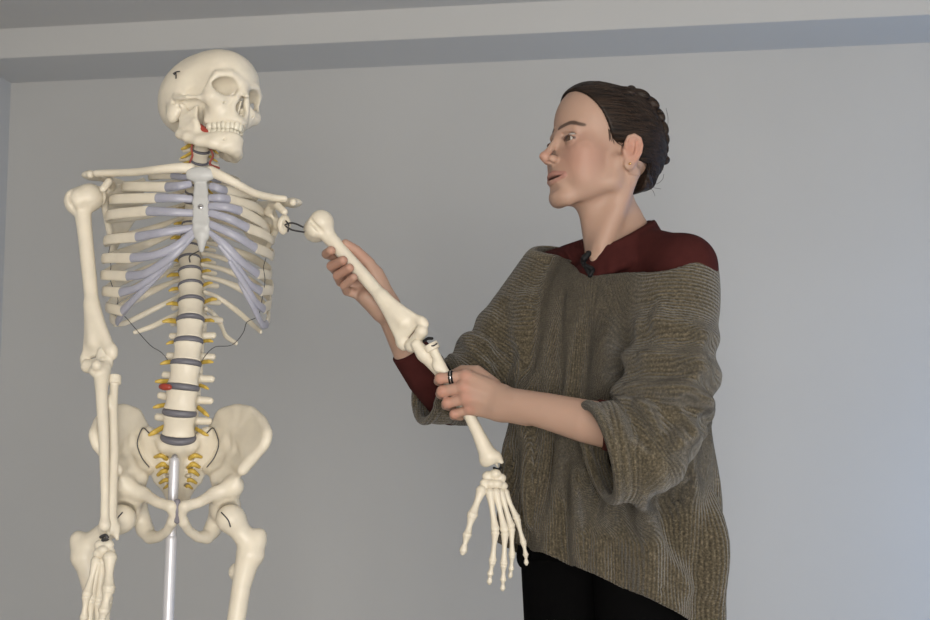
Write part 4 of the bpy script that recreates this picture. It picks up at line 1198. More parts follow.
def build_right_arm():
    v = Vol(np.min([A3(312, 420, 2.10), A3(312, 420, 2.36)], 0), np.max([A3(465, 228, 2.36), A3(465, 228, 2.1)], 0), .0012)
    tube(v, [(452, 402, 2.30, .038), (428, 376, 2.265, .035), (409, 350, 2.24, .0300), (396, 326, 2.222, .0245), (390, 314, 2.213, .0228)], .01)
    M = [(363, 267, 2.205), (360, 277, 2.207), (359, 287, 2.203), (362, 296, 2.197)]
    W = [(388, 303, 2.208), (385, 306, 2.208), (383, 309, 2.206), (382, 312, 2.203)]
    for m, w in zip(M, W): v.add(cone(A3(*w), A3(*m), .0165, .0118), .012)
    v.add(cone(A3(382, 308, 2.196), A3(366, 297, 2.184), .0175, .0125), .012)          # heel of the hand
    v.add(cone(A3(389, 304, 2.204), A3(376, 274, 2.196), .0170, .0135), .012)          # thumb ball
    F = [[(363, 267, 2.205), (337, 257, 2.203), (326.5, 254, 2.180), (331, 250.5, 2.154)],
         [(360, 277, 2.207), (336, 269.5, 2.204), (331.5, 266, 2.176), (343, 260.5, 2.146)],
         [(359, 287, 2.203), (341, 281.5, 2.196), (337.5, 275.5, 2.168), (349.5, 268, 2.140)],
         [(362, 296, 2.197), (347, 291, 2.188), (344, 285.5, 2.164), (353.5, 277.5, 2.140)]]
    for q, r in zip(F, (.0094, .0096, .0091, .0080)):
        v.chain([A3(*q[0]), A3(*q[1])], [r*1.1, r], .004); v.chain([A3(*p) for p in q[1:]], [r, r*.93, r*.86], .0022)
    v.chain([A3(378, 284, 2.198), A3(369, 264, 2.190), A3(356, 251, 2.180), A3(345.5, 243.5, 2.172)], [.0160, .0118, .0102, .0078], .008)
    return v
rv = build_right_arm(); RVm, RFm = rv.mesh(1)
def build_core():
    v = Vol((-.05, 1.95, .80), (.55, 2.50, 1.50), .006)
    rows = [(300, 614, 2.235, .140, .070), (350, 612, 2.235, .140, .075), (430, 612, 2.235, .125, .080), (520, 612, 2.235, .140, .090), (570, 610, 2.235, .15, .10)]
    v.add(loft([(P(a, py, Y).z, P(a, py, Y).x, Y, ru, r2) for py, a, Y, ru, r2 in rows], math.radians(-47)), .02)
    for s, e in ((SL, (668, 430, 2.0)), (SR, (452, 400, 2.30))):
        s2 = (s[0], s[1] + 10, s[2]); v.add(cone(A3(616, 282, 2.235), A3(*s2), .036, .034), .03); v.add(cone(A3(*s2), A3(*e), .034, .034), .02)
    return v
cv = build_core(); CVm, CFm = cv.mesh(1)
BV = np.vstack([HVm, LVm, RVm, CVm]); n1, n2, n3 = len(HVm), len(LVm), len(RVm)
BF = np.vstack([HFm, LFm + n1, RFm + n1 + n2, CFm + n1 + n2 + n3])
body = pe(mobj('body', BV, BF, 'skin'))
# pigment
def seg_dist(Pn, pts):
    d = np.full(len(Pn), 9.0)
    for a, b in zip(pts[:-1], pts[1:]):
        a, b = np.array(a), np.array(b); ba = b - a
        t = np.clip(((Pn - a) @ ba)/(ba @ ba), 0, 1)
        d = np.minimum(d, np.linalg.norm(Pn - a - t[:, None]*ba, axis=1))
    return d
def sm(x, a, b):
    t = np.clip((x - a)/(b - a), 0, 1); return t*t*(3 - 2*t)
col = np.tile(np.array((.422, .276, .212)), (len(BV), 1))
L = ((HVm - HO) @ HR3)/HS
def mixc(idx, w, c):
    col[idx] = col[idx]*(1 - w[:, None]) + np.array(c)*w[:, None]
hi_ = np.arange(n1)
for s in (-1, 1):
    Ls = L*np.array((s, 1, 1))
    mixc(hi_, .46*(1 - sm(np.linalg.norm((Ls - np.array((.042, -.064, -.016)))/np.array((1, 1.2, 1.1)), axis=1), .004, .054)), (.40, .170, .128))
    mixc(hi_, .45*(1 - sm(np.linalg.norm(Ls - np.array((.082, .018, .004)), axis=1), .012, .034)), (.49, .20, .145))
    bd = seg_dist(Ls*np.array((1, 0, 1)), catmull(BROW, 4)*np.array((1, 0, 1)))
    bd = bd + .0012*np.clip((Ls[:, 0] - .03)/.016, 0, 1)
    mixc(hi_, .86*(1 - sm(bd, .0028, .0054))*(L[:, 1] < -.05), (.050, .030, .022))
    # lash line, then shading of the lids and under-eye painted into the colour
    ld = np.linalg.norm((Ls - np.array(EYE))/np.array((1, 1, 1)), axis=1)
    lash = seg_dist(Ls, [(.0215, -.0875, .0135), (.028, -.0915, .0170), (.036, -.0915, .0174), (.0465, -.0830, .0132)])
    mixc(hi_, .9*(1 - sm(lash, .0016, .0034)), (.040, .025, .020))
    mixc(hi_, .35*(1 - sm(np.linalg.norm((Ls - np.array((.032, -.092, .012)))/np.array((1.5, 1, 1)), axis=1), .004, .013)), (.30, .165, .125))
mixc(hi_, .30*(1 - sm(np.linalg.norm(L - np.array((0, -.113, -.016)), axis=1), .006, .022)), (.46, .20, .150))
mk_ = np.linalg.norm((L - np.array((0, -.102, .004)))/np.array((.110, .100, .1055)), axis=1)
mixc(hi_, .55*sm(mk_, .975, 1.015)*sm(L[:, 2], .045, .060), (.045, .028, .020))  # hair-root shadow painted brown into the scalp colour along the hairline
lipd = np.minimum(seg_dist(L, LIPU) - .0012, seg_dist(L, LIPL))
mixc(hi_, .58*(1 - sm(lipd, .0036, .0056))*(L[:, 1] < -.060), (.32, .125, .110))
inm = (1 - sm(seg_dist(L, [(x, y + .007, z) for x, y, z in SLIT]), .0035, .0065))*(1 - sm(seg_dist(L*np.array((1, 0, 1)), [(x, 0, z) for x, y, z in SLIT]), .0020, .0034))
mixc(hi_, .85*inm, (.10, .03, .028))
for mp in ((.0560, -.042, .012), (.0535, -.030, -.022), (.050, -.050, -.030)):      # small moles on the near cheek
    mixc(hi_, .6*(1 - sm(np.linalg.norm(L - np.array(mp), axis=1), .0008, .0022)), (.16, .07, .05))
ha = np.arange(n1, n1 + n2 + n3)
HVV = BV[ha]
for p in ((466, 376, 2.082), (464.5, 387, 2.076), (466.5, 398.5, 2.078), (470.5, 409, 2.086), (440, 379, 2.092), (442, 392, 2.088), (447, 404, 2.09), (454, 415, 2.098)):
    mixc(ha, .34*(1 - sm(np.linalg.norm(HVV - A3(*p), axis=1), .004, .014)), (.48, .20, .145))
mixc(ha, .30*(1 - sm(np.linalg.norm(HVV - A3(345, 265, 2.16), axis=1), .02, .065)), (.47, .20, .145))
mixc(ha, .22*(1 - sm(np.linalg.norm(HVV - A3(455, 395, 2.09), axis=1), .02, .06)), (.47, .20, .15))
at = body.data.color_attributes.new('pigment', 'FLOAT_COLOR', 'POINT')
at.data.foreach_set('color', np.hstack([col, np.ones((len(col), 1))]).astype(np.float32).ravel())

# eyes
def eyeball(s):
    c = hp(s*EYE[0], EYE[1], EYE[2]); r = .0120*HS
    g = HR3 @ np.array((.02, -1, -.10)); g /= np.linalg.norm(g)
    V, F = [], []
    zax = g; xa = np.cross(zax, (0, 0, 1)); xa /= np.linalg.norm(xa); ya = np.cross(zax, xa)
    rings, seg = 18, 24
    for i in range(rings+1):
        th = math.pi*i/rings
        rr = r*(1.045 if th < .45 else 1.0)
        for j in range(seg):
            ph = 2*math.pi*j/seg
            V.append(c + rr*(math.cos(th)*zax + math.sin(th)*(math.cos(ph)*xa + math.sin(ph)*ya)))
    for i in range(rings):
        for j in range(seg):
            F.append((i*seg+j, i*seg+(j+1) % seg, (i+1)*seg+(j+1) % seg, (i+1)*seg+j))
    o = pe(mobj('eyeball', V, F, 'sclera'))
    o.data.materials.append(MATS['iris'])
    for i, p in enumerate(o.data.polygons):
        if i//seg < 4: p.material_index = 1
eyeball(1); eyeball(-1)
tg = [sweep_geo([hp(x, -.0775 + abs(x)*.35, -.0486) for x in (-.014, -.007, 0, .007, .014)], [.0016*HS]*5, ring=8, n=3)]
pe(mobj('teeth', *merge_geo(tg), 'tooth'))
pe(sweep('earring', [hp(.0765, .0085, -.0220), hp(.0795, .0080, -.0220)], [.0022, .0022], 'gold', ring=12, n=3))

# ------------------------------------------------------------------ hair
m = bpy.data.materials.new('hair'); m.use_nodes = True; nt = m.node_tree; b = nt.nodes['Principled BSDF']
tc = nt.nodes.new('ShaderNodeTexCoord'); mp_ = nt.nodes.new('ShaderNodeMapping'); n = nt.nodes.new('ShaderNodeTexNoise')
mp_.inputs['Rotation'].default_value = (0, math.radians(-32), 0); mp_.inputs['Scale'].default_value = (18, 60, 330)
n.inputs['Scale'].default_value = 1.0; n.inputs['Detail'].default_value = 4
nt.links.new(tc.outputs['Object'], mp_.inputs['Vector']); nt.links.new(mp_.outputs[0], n.inputs['Vector'])
cr_ = nt.nodes.new('ShaderNodeValToRGB'); cr_.color_ramp.elements[0].position = .32; cr_.color_ramp.elements[1].position = .72
cr_.color_ramp.elements[0].color = (.006, .0038, .003, 1); cr_.color_ramp.elements[1].color = (.038, .023, .016, 1)
nt.links.new(n.outputs[0], cr_.inputs[0]); nt.links.new(cr_.outputs[0], b.inputs['Base Color'])
bp = nt.nodes.new('ShaderNodeBump'); bp.inputs['Strength'].default_value = .5; bp.inputs['Distance'].default_value = .002
nt.links.new(n.outputs[0], bp.inputs['Height']); nt.links.new(bp.outputs[0], b.inputs['Normal'])
b.inputs['Roughness'].default_value = .5; b.inputs['Specular IOR Level'].default_value = .22
MATS['hair'] = m
corn = [hp(x, y, z) for x in (-.1, .1) for y in (-.12, .145) for z in (-.09, .14)]
v = Vol(np.min(corn, 0), np.max(corn, 0), .0014)
head_base(v, .0055)
v.add(hell((0, .062, .020), (.048, .050, .058)), .02)
v.add(hell((0, .060, -.030), (.040, .038, .030)), .02)
v.cut(hell((0, -.102, .004), (.110, .100, .1055)), .006)
v.cut(hell((.078, -.004, -.034), (.034, .026, .052)), .004); v.cut(hell((-.078, -.004, -.034), (.034, .026, .052)), .004)
v.cut(rbox(hp(0, -.055, -.031), (.2*HS, .059*HS, .050*HS), HR3 @ rot(-8, 0, 0), .004), .016)
v.cut(rbox(hp(0, -.02, -.075), (.2, .085, .070), HR3 @ rot(0, 0, 0), .004), .006)
cutp = hp(0, .055, -.105)
v.cut(rbox(hp(0, .085, -.101), (.2, .12, .055), HR3 @ rot(24, 0, 0), .004), .008)
# crown braid running down the back of the head to a small knot
br = [(616, 92, 2.150), (633, 90, 2.160), (646, 96.5, 2.180), (655, 107, 2.195), (661, 121, 2.205), (663.5, 132, 2.212), (664, 143, 2.216), (662.5, 153, 2.218), (659, 162, 2.216)]
bp3 = catmull([A3(*q) for q in br], 2)
for i, c in enumerate(bp3):
    t = bp3[min(i+1, len(bp3)-1)] - bp3[max(i-1, 0)]; t /= np.linalg.norm(t)
    nrm = c - hp(0, .02, .03); nrm -= t*(nrm @ t); nrm /= np.linalg.norm(nrm); bi = np.cross(t, nrm)
    a = math.radians(38)*(1 if i % 2 else -1)
    u = t*math.cos(a) + bi*math.sin(a); w = np.cross(nrm, u)
    R = np.stack([u, w, nrm], 1)
    v.add(ell(c + bi*(.0065 if i % 2 else -.0065) - nrm*.0015, (.0165, .0085, .0085), R), .003)
v.add(ell(A3(664, 160, 2.215), (.0110, .010, .0090)), .003)
for k, q in enumerate([(655, 168, 2.21), (648, 173, 2.205), (641, 178, 2.20)]):
    v.add(ell(A3(*q), (.013, .011, .009)), .008)
HV2, HF2 = v.mesh(1)
hair = pe(mobj('hair', HV2, HF2, 'hair'))
# strands combed back over the cap, following its surface
def grad(vol, p, e=.002):
    g = np.array([vol.sample(p + d) - vol.sample(p - d) for d in np.eye(3)*e]); nn = np.linalg.norm(g)
    return g/nn if nn > 1e-9 else np.array((0, 0, 1.0))
gs = []
for i in range(300):
    s = 1 if i % 5 else -1
    t = random.random()
    line = catmull([(0, -.079, .108), (.030, -.070, .101), (.052, -.052, .081), (.062, -.036, .050), (.068, -.020, .030), (.072, .016, .034), (.070, .034, .008), (.060, .045, -.030)], 6)
    k = t*(len(line)-1); k0 = int(min(k, len(line)-2)); f = k - k0
    a = (line[k0]*(1-f) + line[k0+1]*f)*np.array((s, 1, 1))
    a = a + np.array((0, -.004 - .006*random.random(), -.002))*(t < .62)
    e = np.array((random.uniform(-.012, .03)*1.0*s, .100 + random.uniform(-.012, .012), random.uniform(-.03, .055) - .02*t))
    b_ = a*.5 + e*.5 + np.array((s*.035*(1 - abs(t-.5)), 0, .035*(1-t)))
    pts = []
    for q in catmull([a, b_, e], 7):
        w_ = hp(q)
        for _ in range(6):
            d = v.sample(w_)
            if d > .07: break
            w_ = w_ - grad(v, w_)*(d - .0003)
        pts.append(w_)
    r = random.uniform(.0005, .0011)
    gs.append(sweep_geo(pts, [r*.3] + [r]*(len(pts)-2) + [r*.4], ring=5, spline=False, cap=False))
for q in ([(645, 178, 2.19), (655, 184, 2.19), (662, 180, 2.19), (664, 174, 2.19)], [(644, 174, 2.19), (648, 185, 2.185), (653, 191, 2.18), (655, 196, 2.18)],
          [(666, 108, 2.2), (668, 118, 2.2), (667.5, 128, 2.2)], [(643, 180, 2.19), (652, 187, 2.19), (661, 189, 2.19)]):
    gs.append(sweep_geo([P(*p) for p in q], [.00035]*len(q), ring=4, n=6, cap=False))
for k_ in range(14):                                             # wisps in front of the ear
    a_ = np.array((.0665, -.030 + .0016*k_, .034 - .0006*k_)); e_ = a_ + np.array((.004, .006 + .004*random.random(), -.016 - .008*random.random()))
    pts = []
    for q in catmull([a_, (a_ + e_)/2 + np.array((.002, -.001, 0)), e_], 4):
        w_ = hp(q)
        for _ in range(5):
            d = hv.sample(w_)
            if d > .06: break
            w_ = w_ - grad(hv, w_)*(d - .0006)
        pts.append(w_)
    gs.append(sweep_geo(pts, [.0006] + [.0005]*(len(pts)-2) + [.0002], ring=4, spline=False, cap=False))
o = mobj('hair_strands', *merge_geo(gs), 'hair'); pe_under(o, hair); o['kind'] = 'stuff'

def crease(v, pts, r=.006, k=.020, depth=.0065):
    w_ = []
    for i, (px, py) in enumerate(catmull([np.array(p, float) for p in pts], 4)):
        h_ = v.hit(px, py)
        if h_ is not None: w_.append(h_ + np.array((0, -r + depth, 0)))
    if len(w_) > 1:
        rr = [r*math.sin(math.pi*(.12 + .76*i/(len(w_)-1))) for i in range(len(w_))]
        v.cut(pcone(w_, rr), k)
def ridge(v, pts, r=.010, k=.022, depth=.004):
    w_ = []
    for px, py in catmull([np.array(p, float) for p in pts], 4):
        h_ = v.hit(px, py)
        if h_ is not None: w_.append(h_ + np.array((0, depth, 0)))
    if len(w_) > 1:
        rr = [r*(.45 + .55*math.sin(math.pi*i/(len(w_)-1))) for i in range(len(w_))]
        v.add(pcone(w_, rr), k)
# ------------------------------------------------------------------ shirt
def plane_R(p0, p1, p2):
    """rotation whose local z is the upward normal of the plane through three points"""
    n = np.cross(p1 - p0, p2 - p0); n /= np.linalg.norm(n)
    if n[2] < 0: n = -n
    u = p1 - p0; u -= n*(u @ n); u /= np.linalg.norm(u)
    return np.stack([u, np.cross(n, u), n], 1), n
v = Vol(np.min([A3(490, 480, 2.0), A3(490, 480, 2.48)], 0), np.max([A3(735, 205, 2.48), A3(735, 205, 2.0)], 0), .0025)
v.add(cone(A3(632, 250, 2.205), A3(*SL), .046, .0525))
v.add(cone(A3(604, 256, 2.245), A3(*SR), .042, .046), .02)
v.add(cone(A3(*SL), A3(688, 300, 2.09), .0525, .052), .02)
v.add(cone(A3(618, 268, 2.225), A3(620, 246, 2.222), .066, .0600), .02)
v.add(ell(A3(612, 300, 2.225), (.140, .064, .070), rot(0, 0, -47)), .03)
cc = A3(618, 239, 2.205); ff_ = np.array((math.sin(math.radians(-68)), -math.cos(math.radians(-68)), 0.0)); lf_ = np.array((-ff_[1], ff_[0], 0.0))
def cpt(a, r, dz=0.0):
    d = ff_*math.cos(a)*r + lf_*math.sin(a)*r*.97
    return cc + d + np.array((0, 0, -.55*(d @ ff_) + dz))
Rc, nc = plane_R(cpt(0, .06), cpt(2.1, .06), cpt(4.2, .06))
for k_ in range(24):
    a0, a1 = 2*math.pi*k_/24, 2*math.pi*(k_+1)/24
    v.add(tri(cpt(a0, .0590, -.002), cpt(a1, .0590, -.002), cpt((a0+a1)/2, .0760, -.040), .0050), .012)
    v.add(tri(cpt(a1, .0590, -.002), cpt((a0+a1)/2, .0760, -.040), cpt((a0+a1)/2 + math.pi/12, .0760, -.040), .0050), .012)
v.cut(inter(rbox(cc + nc*.06, (.13, .13, .06), Rc, .002), cone(cc - np.array((0, 0, .08)), cc + np.array((0, 0, .12)), .0640)), .002)
v.cut(cone(cc - np.array((0, 0, .02)), cc + np.array((0, 0, .10)), .0535), .002)
v.add(pcone([cpt(2*math.pi*k_/40, .0580) for k_ in range(41)], [.0046]*41), .004)
for pts in ([(553, 246), (562, 256), (570, 266)], [(566, 240), (573, 252), (580, 266)], [(574, 236), (580, 250), (586, 266)]):
    crease(v, pts, .005, .012)
SV, SF = v.mesh(2)
shirt = pe(mobj('shirt', SV, SF, 'shirt'))
def shirt_sleeve(rows, cut_p, cut_n):
    ps = [A3(*r[:3]) for r in rows]
    v = Vol(np.min(ps, 0) - .07, np.max(ps, 0) + .07, .002)
    v.chain(ps, [r[3] for r in rows], .008)
    n_ = np.array(cut_n, float); n_ /= np.linalg.norm(n_)
    a = np.cross(n_, (0, 1, .2)); a /= np.linalg.norm(a); R = np.stack([a, np.cross(n_, a), n_], 1)
    v.cut(rbox(np.array(cut_p) + n_*.06, (.12, .12, .06), R, .001), .002)
    V, F = v.mesh(1)
    pe_under(mobj('sleeve', V, F, 'shirt'), shirt)
d_ = A3(396, 326, 2.222) - A3(428, 376, 2.265)
shirt_sleeve([(390, 320, 2.218, .030), (409, 350, 2.24, .0345), (428, 376, 2.265, .040), (452, 402, 2.30, .043)], A3(406.5, 352, 2.235), d_)
shirt_sleeve([(560, 414, 2.03, .036), (590, 422, 2.012, .0385), (620, 428, 1.995, .041), (660, 440, 1.985, .044)], A3(600, 424, 2.005), (-1, 0, -.05))

# ------------------------------------------------------------------ sweater
def rows2(rows): return [(P(a, py, Y).z, P(a, py, Y).x, Y, ru, r2) for py, a, Y, ru, r2 in rows]
TYAW = math.radians(-47)
lo = np.min([A3(395, 665, 1.9), A3(395, 665, 2.55)], 0); hi = np.max([A3(745, 235, 2.55), A3(745, 235, 1.9)], 0)
v = Vol(lo, hi, .0031)
TROWS = [(258, 618, 2.235, .140, .070), (280, 616, 2.235, .165, .092), (330, 612, 2.235, .178, .112), (400, 606, 2.235, .200, .128), (470, 604, 2.235, .214, .138), (540, 605, 2.235, .222, .146), (600, 609, 2.235, .222, .148), (662, 612, 2.235, .220, .148)]
v.add(loft(rows2(TROWS), TYAW))
LS = [(681, 275, 2.105, .063), (677, 320, 2.075, .068), (671, 375, 2.035, .077), (657, 428, 1.998, .0790), (634, 450, 1.985, .0810), (600, 453, 1.985, .0800)]
RS = [(549, 273, 2.335, .058), (524, 312, 2.330, .062), (494, 354, 2.315, .064), (464, 387, 2.290, .062), (440, 393, 2.275, .062), (416, 386, 2.26, .063)]
CL = (A3(597, 453, 1.985), np.array((-.95, -.16, -.25))/np.linalg.norm((.95, .16, .25)))
CR = (A3(427, 388, 2.265), np.array((-.86, -.42, .12))/np.linalg.norm((.86, .42, .12)))
def cuff_R(n_):
    a = np.cross(n_, (0, 0, 1)); a /= np.linalg.norm(a); return np.stack([a, np.cross(n_, a), n_], 1)
def sleeve(rows, C):
    """round sleeve ending square at the cuff, before it joins the body"""
    ch = pcone([A3(*r[:3]) for r in rows], [r[3] for r in rows])
    bx = rbox(C[0] + C[1]*.10, (.12, .12, .10), cuff_R(C[1]), .002)
    def fn(x, y, z): return np.maximum(ch[0](x, y, z), -bx[0](x, y, z))
    return fn, ch[1], ch[2]
v.add(sleeve(LS, CL), .045)
v.add(sleeve(RS, CR), .040)
v.add(cone(A3(622, 300, 2.19), A3(668, 300, 2.11), .075, .062), .05)
D0 = v.D.copy()
# drapery: creases pressed in and soft ridges raised along the surface
ridge(v, [(612, 330), (606, 360), (601, 392)], .018, .03, .002)
ridge(v, [(527, 300), (524, 350), (526, 400), (530, 450), (536, 520)], .020, .03, .003)
ridge(v, [(655, 310), (640, 340), (630, 368), (622, 392)], .018, .03, .002)
ridge(v, [(700, 340), (690, 380), (668, 400), (650, 402)], .018, .03, .002)
ridge(v, [(704, 400), (690, 430), (665, 445)], .018, .03, .002)
ridge(v, [(640, 500), (655, 530), (672, 560), (690, 590)], .020, .03, .002)
ridge(v, [(610, 515), (630, 545), (650, 580), (668, 608)], .018, .03, .002)
ridge(v, [(585, 470), (592, 510), (598, 560)], .018, .03, .002)
ridge(v, [(560, 445), (558, 500), (562, 550)], .014, .03, .002)
ridge(v, [(462, 338), (474, 352), (488, 366)], .012, .02)
ridge(v, [(446, 348), (460, 362), (476, 382)], .012, .02)
ridge(v, [(436, 398), (452, 412), (470, 418)], .010, .02)
ridge(v, [(714, 500), (712, 540), (706, 590)], .018, .03, .002)
crease(v, [(648, 304), (636, 332), (625, 360), (617, 388)], .017, .026, .017)
crease(v, [(503, 305), (502, 345), (503, 390), (510, 440)], .016, .022, .015)
crease(v, [(534, 395), (536, 440), (534, 490), (532, 545)], .013, .018, .012)
crease(v, [(510, 440), (512, 490), (514, 540)], .009, .02)
crease(v, [(655, 398), (664, 414), (668, 430), (664, 446)], .014, .018, .013)
crease(v, [(628, 402), (640, 424), (650, 446)], .012, .016, .010)
crease(v, [(690, 400), (706, 420), (714, 440)], .012, .016, .010)
crease(v, [(620, 508), (640, 548), (660, 590)], .014, .018, .013)
crease(v, [(655, 498), (675, 535), (695, 572)], .014, .018, .012)
crease(v, [(700, 470), (680, 490), (655, 500)], .015, .018, .014)
crease(v, [(576, 450), (582, 500), (588, 560)], .008, .02)
crease(v, [(456, 345), (470, 362), (490, 380)], .012, .012, .010)
crease(v, [(470, 338), (486, 352), (497, 366)], .012, .012, .010)
crease(v, [(446, 362), (458, 382), (478, 398)], .011, .012, .009)
crease(v, [(560, 300), (556, 340), (556, 390)], .006, .03)
crease(v, [(585, 330), (578, 370), (574, 400)], .006, .03)
# soft vertical drape on the body, gathers around the elbows
def drape():
    n = v.n
    near = np.abs(v.D) < .03
    ii = np.argwhere(near)
    q = ii*v.h + v.lo
    uu = (q[:, 0]-.262)*math.cos(TYAW) + (q[:, 1]-2.235)*math.sin(TYAW); ww = -(q[:, 0]-.262)*math.sin(TYAW) + (q[:, 1]-2.235)*math.cos(TYAW)
    an = np.arctan2(uu, -ww)
    def near_line(rows):
        pts = [A3(*r[:3]) for r in rows]; best = np.full(len(q), 9.0); s_ = np.zeros(len(q)); acc = 0
        for a, b2 in zip(pts[:-1], pts[1:]):
            ba = b2 - a; l = np.linalg.norm(ba); t = np.clip(((q-a) @ ba)/(l*l), 0, 1)
            d = np.linalg.norm(q - a - t[:, None]*ba, axis=1); mk = d < best; best[mk] = d[mk]; s_[mk] = acc + t[mk]*l; acc += l
        return best, s_, acc
    dl, s1, t1 = near_line(LS); dr, s2, t2 = near_line(RS)
    wl = 1 - sm(dl, .085, .125); wr = 1 - sm(dr, .066, .09)
    zz = q[:, 2]
    amp = .0095*sm(1.30 - zz, .02, .45)
    f = amp*(np.sin(an*11 + 2.2*np.sin(zz*7.0) + 1.2) + .5*np.sin(an*19 - 9*zz))*(1 - wl)*(1 - wr)
    th = np.arctan2(q[:, 2] - 1.05, q[:, 1] - 2.0)
    f += wl*.0052*sm(s1, .06, .16)*np.sin(s1*95 + 1.3*np.sin(th*2 + 1) + 14*(q[:, 1]-2.0))*(1 - sm(s1, t1 - .05, t1 - .015))
    f += wr*.0050*sm(s2, .10, .18)*np.sin(s2*105 + 18*(q[:, 2]-1.1))*(1 - sm(s2, t2 - .05, t2 - .02))
    v.D[ii[:, 0], ii[:, 1], ii[:, 2]] += f.astype(np.float32)
drape()
# thickness, then the openings
v.D = np.maximum(v.D, -(v.D + .0065)).astype(np.float32)
for rows, C in ((LS, CL), (RS, CR)):
    v.cut(cone(C[0] - C[1]*.020, C[0] + C[1]*.012, rows[-1][3] - .0130, rows[-1][3] - .0085), .003)
Ra, na = plane_R(A3(544, 245, 2.35), A3(588, 279, 2.125), A3(620, 250, 2.36))
Rb, nb = plane_R(A3(588, 279, 2.125), A3(700, 254, 2.08), A3(680, 228, 2.30))
v.cut(inter(rbox(A3(588, 279, 2.125) + na*.20, (.5, .5, .20), Ra, .002), rbox(A3(588, 279, 2.125) + nb*.20, (.5, .5, .20), Rb, .002)), .003)
# hem: higher at the front than at the back
hem = [A3(500, 536, 2.2), A3(700, 634, 2.2), A3(500, 524, 2.0)]
R, nn = plane_R(*hem)
v.cut(rbox(sum(hem)/3 - nn*.20, (.8, .8, .20), R, .002), .003)
def roll(c, R, rad, r, n_=28, squash=1.0, a0=0, a1=2*math.pi):
    pts = []
    for i in range(n_+1):
        a = a0 + (a1-a0)*i/n_
        pts.append(np.array(c) + R[:, 0]*rad*squash*math.cos(a) + R[:, 1]*rad*math.sin(a))
    v.add(pcone(pts, [r]*len(pts)), .006)
roll(CL[0] - CL[1]*.005, cuff_R(CL[1]), .0775, .0080)
roll(CR[0] - CR[1]*.005, cuff_R(CR[1]), .0605, .0070)
WV, WF = v.mesh(2)
sweater = pe(mobj('sweater', WV, WF, None))
# knit coordinate: wales run up the body and turn around the sleeves
cx, cy = .262, 2.235
u = (WV[:, 0]-cx)*math.cos(TYAW) + (WV[:, 1]-cy)*math.sin(TYAW); w = -(WV[:, 0]-cx)*math.sin(TYAW) + (WV[:, 1]-cy)*math.cos(TYAW)
ang = np.arctan2(u, -w)
st = ang*.20
def along(pts, Pn):
    best = np.full(len(Pn), 9.0); s_ = np.zeros(len(Pn)); acc = 0
    for a, b2 in zip(pts[:-1], pts[1:]):
        ba = b2 - a; l = np.linalg.norm(ba); t = np.clip(((Pn-a) @ ba)/(l*l), 0, 1)
        d = np.linalg.norm(Pn - a - t[:, None]*ba, axis=1)
        mk = d < best; best[mk] = d[mk]; s_[mk] = acc + t[mk]*l; acc += l
    return best, s_
dl, sl_ = along([A3(*r[:3]) for r in LS], WV); dr, sr_ = along([A3(*r[:3]) for r in RS], WV)
wl = 1 - sm(dl, .062, .165); wr = 1 - sm(dr, .060, .11)
wr *= sm(-u, .04, .10)
kn = st*(1 - wl)*(1 - wr) + wl*(.9*sl_ + .12*st - .05) + wr*(.9*sr_ - .30)
at = sweater.data.attributes.new('knit', 'FLOAT', 'POINT'); at.data.foreach_set('value', kn.astype(np.float32))
kn2 = WV[:, 2]*(1 - wl)*(1-wr) + wl*(dl*0 + ang*.1) + wr*WV[:, 2]
at = sweater.data.attributes.new('course', 'FLOAT', 'POINT'); at.data.foreach_set('value', kn2.astype(np.float32))
m = bpy.data.materials.new('olive_knit'); m.use_nodes = True; nt = m.node_tree; b = nt.nodes['Principled BSDF']
def node(t, **kw):
    n_ = nt.nodes.new(t)
    for k_, v_ in kw.items(): setattr(n_, k_, v_)
    return n_
def math_(op, a, b_=None):
    n_ = node('ShaderNodeMath', operation=op)
    for i, x in enumerate((a, b_)):
        if x is None: continue
        if isinstance(x, (int, float)): n_.inputs[i].default_value = x
        else: nt.links.new(x, n_.inputs[i])
    return n_.outputs[0]
ak = node('ShaderNodeAttribute', attribute_name='knit').outputs['Fac']; ac_ = node('ShaderNodeAttribute', attribute_name='course').outputs['Fac']
tc = node('ShaderNodeTexCoord')
nz0 = node('ShaderNodeTexNoise'); nz0.inputs['Scale'].default_value = 60; nt.links.new(tc.outputs['Object'], nz0.inputs['Vector'])
wob = math_('MULTIPLY', math_('SUBTRACT', nz0.outputs[0], .5), 1.6)
rib_ = math_('MULTIPLY', math_('ADD', math_('SINE', math_('ADD', math_('MULTIPLY', ak, 2*math.pi/.0058), wob)), 1), .5)
cou_ = math_('MULTIPLY', math_('ADD', math_('SINE', math_('MULTIPLY', ac_, 2*math.pi/.0042)), 1), .5)
nz = node('ShaderNodeTexNoise'); nz.inputs['Scale'].default_value = 430; nz.inputs['Detail'].default_value = 2; nt.links.new(tc.outputs['Object'], nz.inputs['Vector'])
hgt = math_('ADD', math_('ADD', rib_, math_('MULTIPLY', cou_, .25)), math_('MULTIPLY', nz.outputs[0], .9))
bp = node('ShaderNodeBump'); bp.inputs['Strength'].default_value = .9; bp.inputs['Distance'].default_value = .0022
nt.links.new(hgt, bp.inputs['Height']); nt.links.new(bp.outputs[0], b.inputs['Normal'])
nzc = node('ShaderNodeTexNoise'); nzc.inputs['Scale'].default_value = 300; nzc.inputs['Detail'].default_value = 3; nt.links.new(tc.outputs['Object'], nzc.inputs['Vector'])
ramp = node('ShaderNodeValToRGB'); e = ramp.color_ramp.elements
e[0].position = .30; e[0].color = (.045, .0370, .0245, 1); e[1].position = .74; e[1].color = (.185, .154, .105, 1)
mid_ = ramp.color_ramp.elements.new(.52); mid_.color = (.092, .076, .050, 1)
nt.links.new(nzc.outputs[0], ramp.inputs[0])
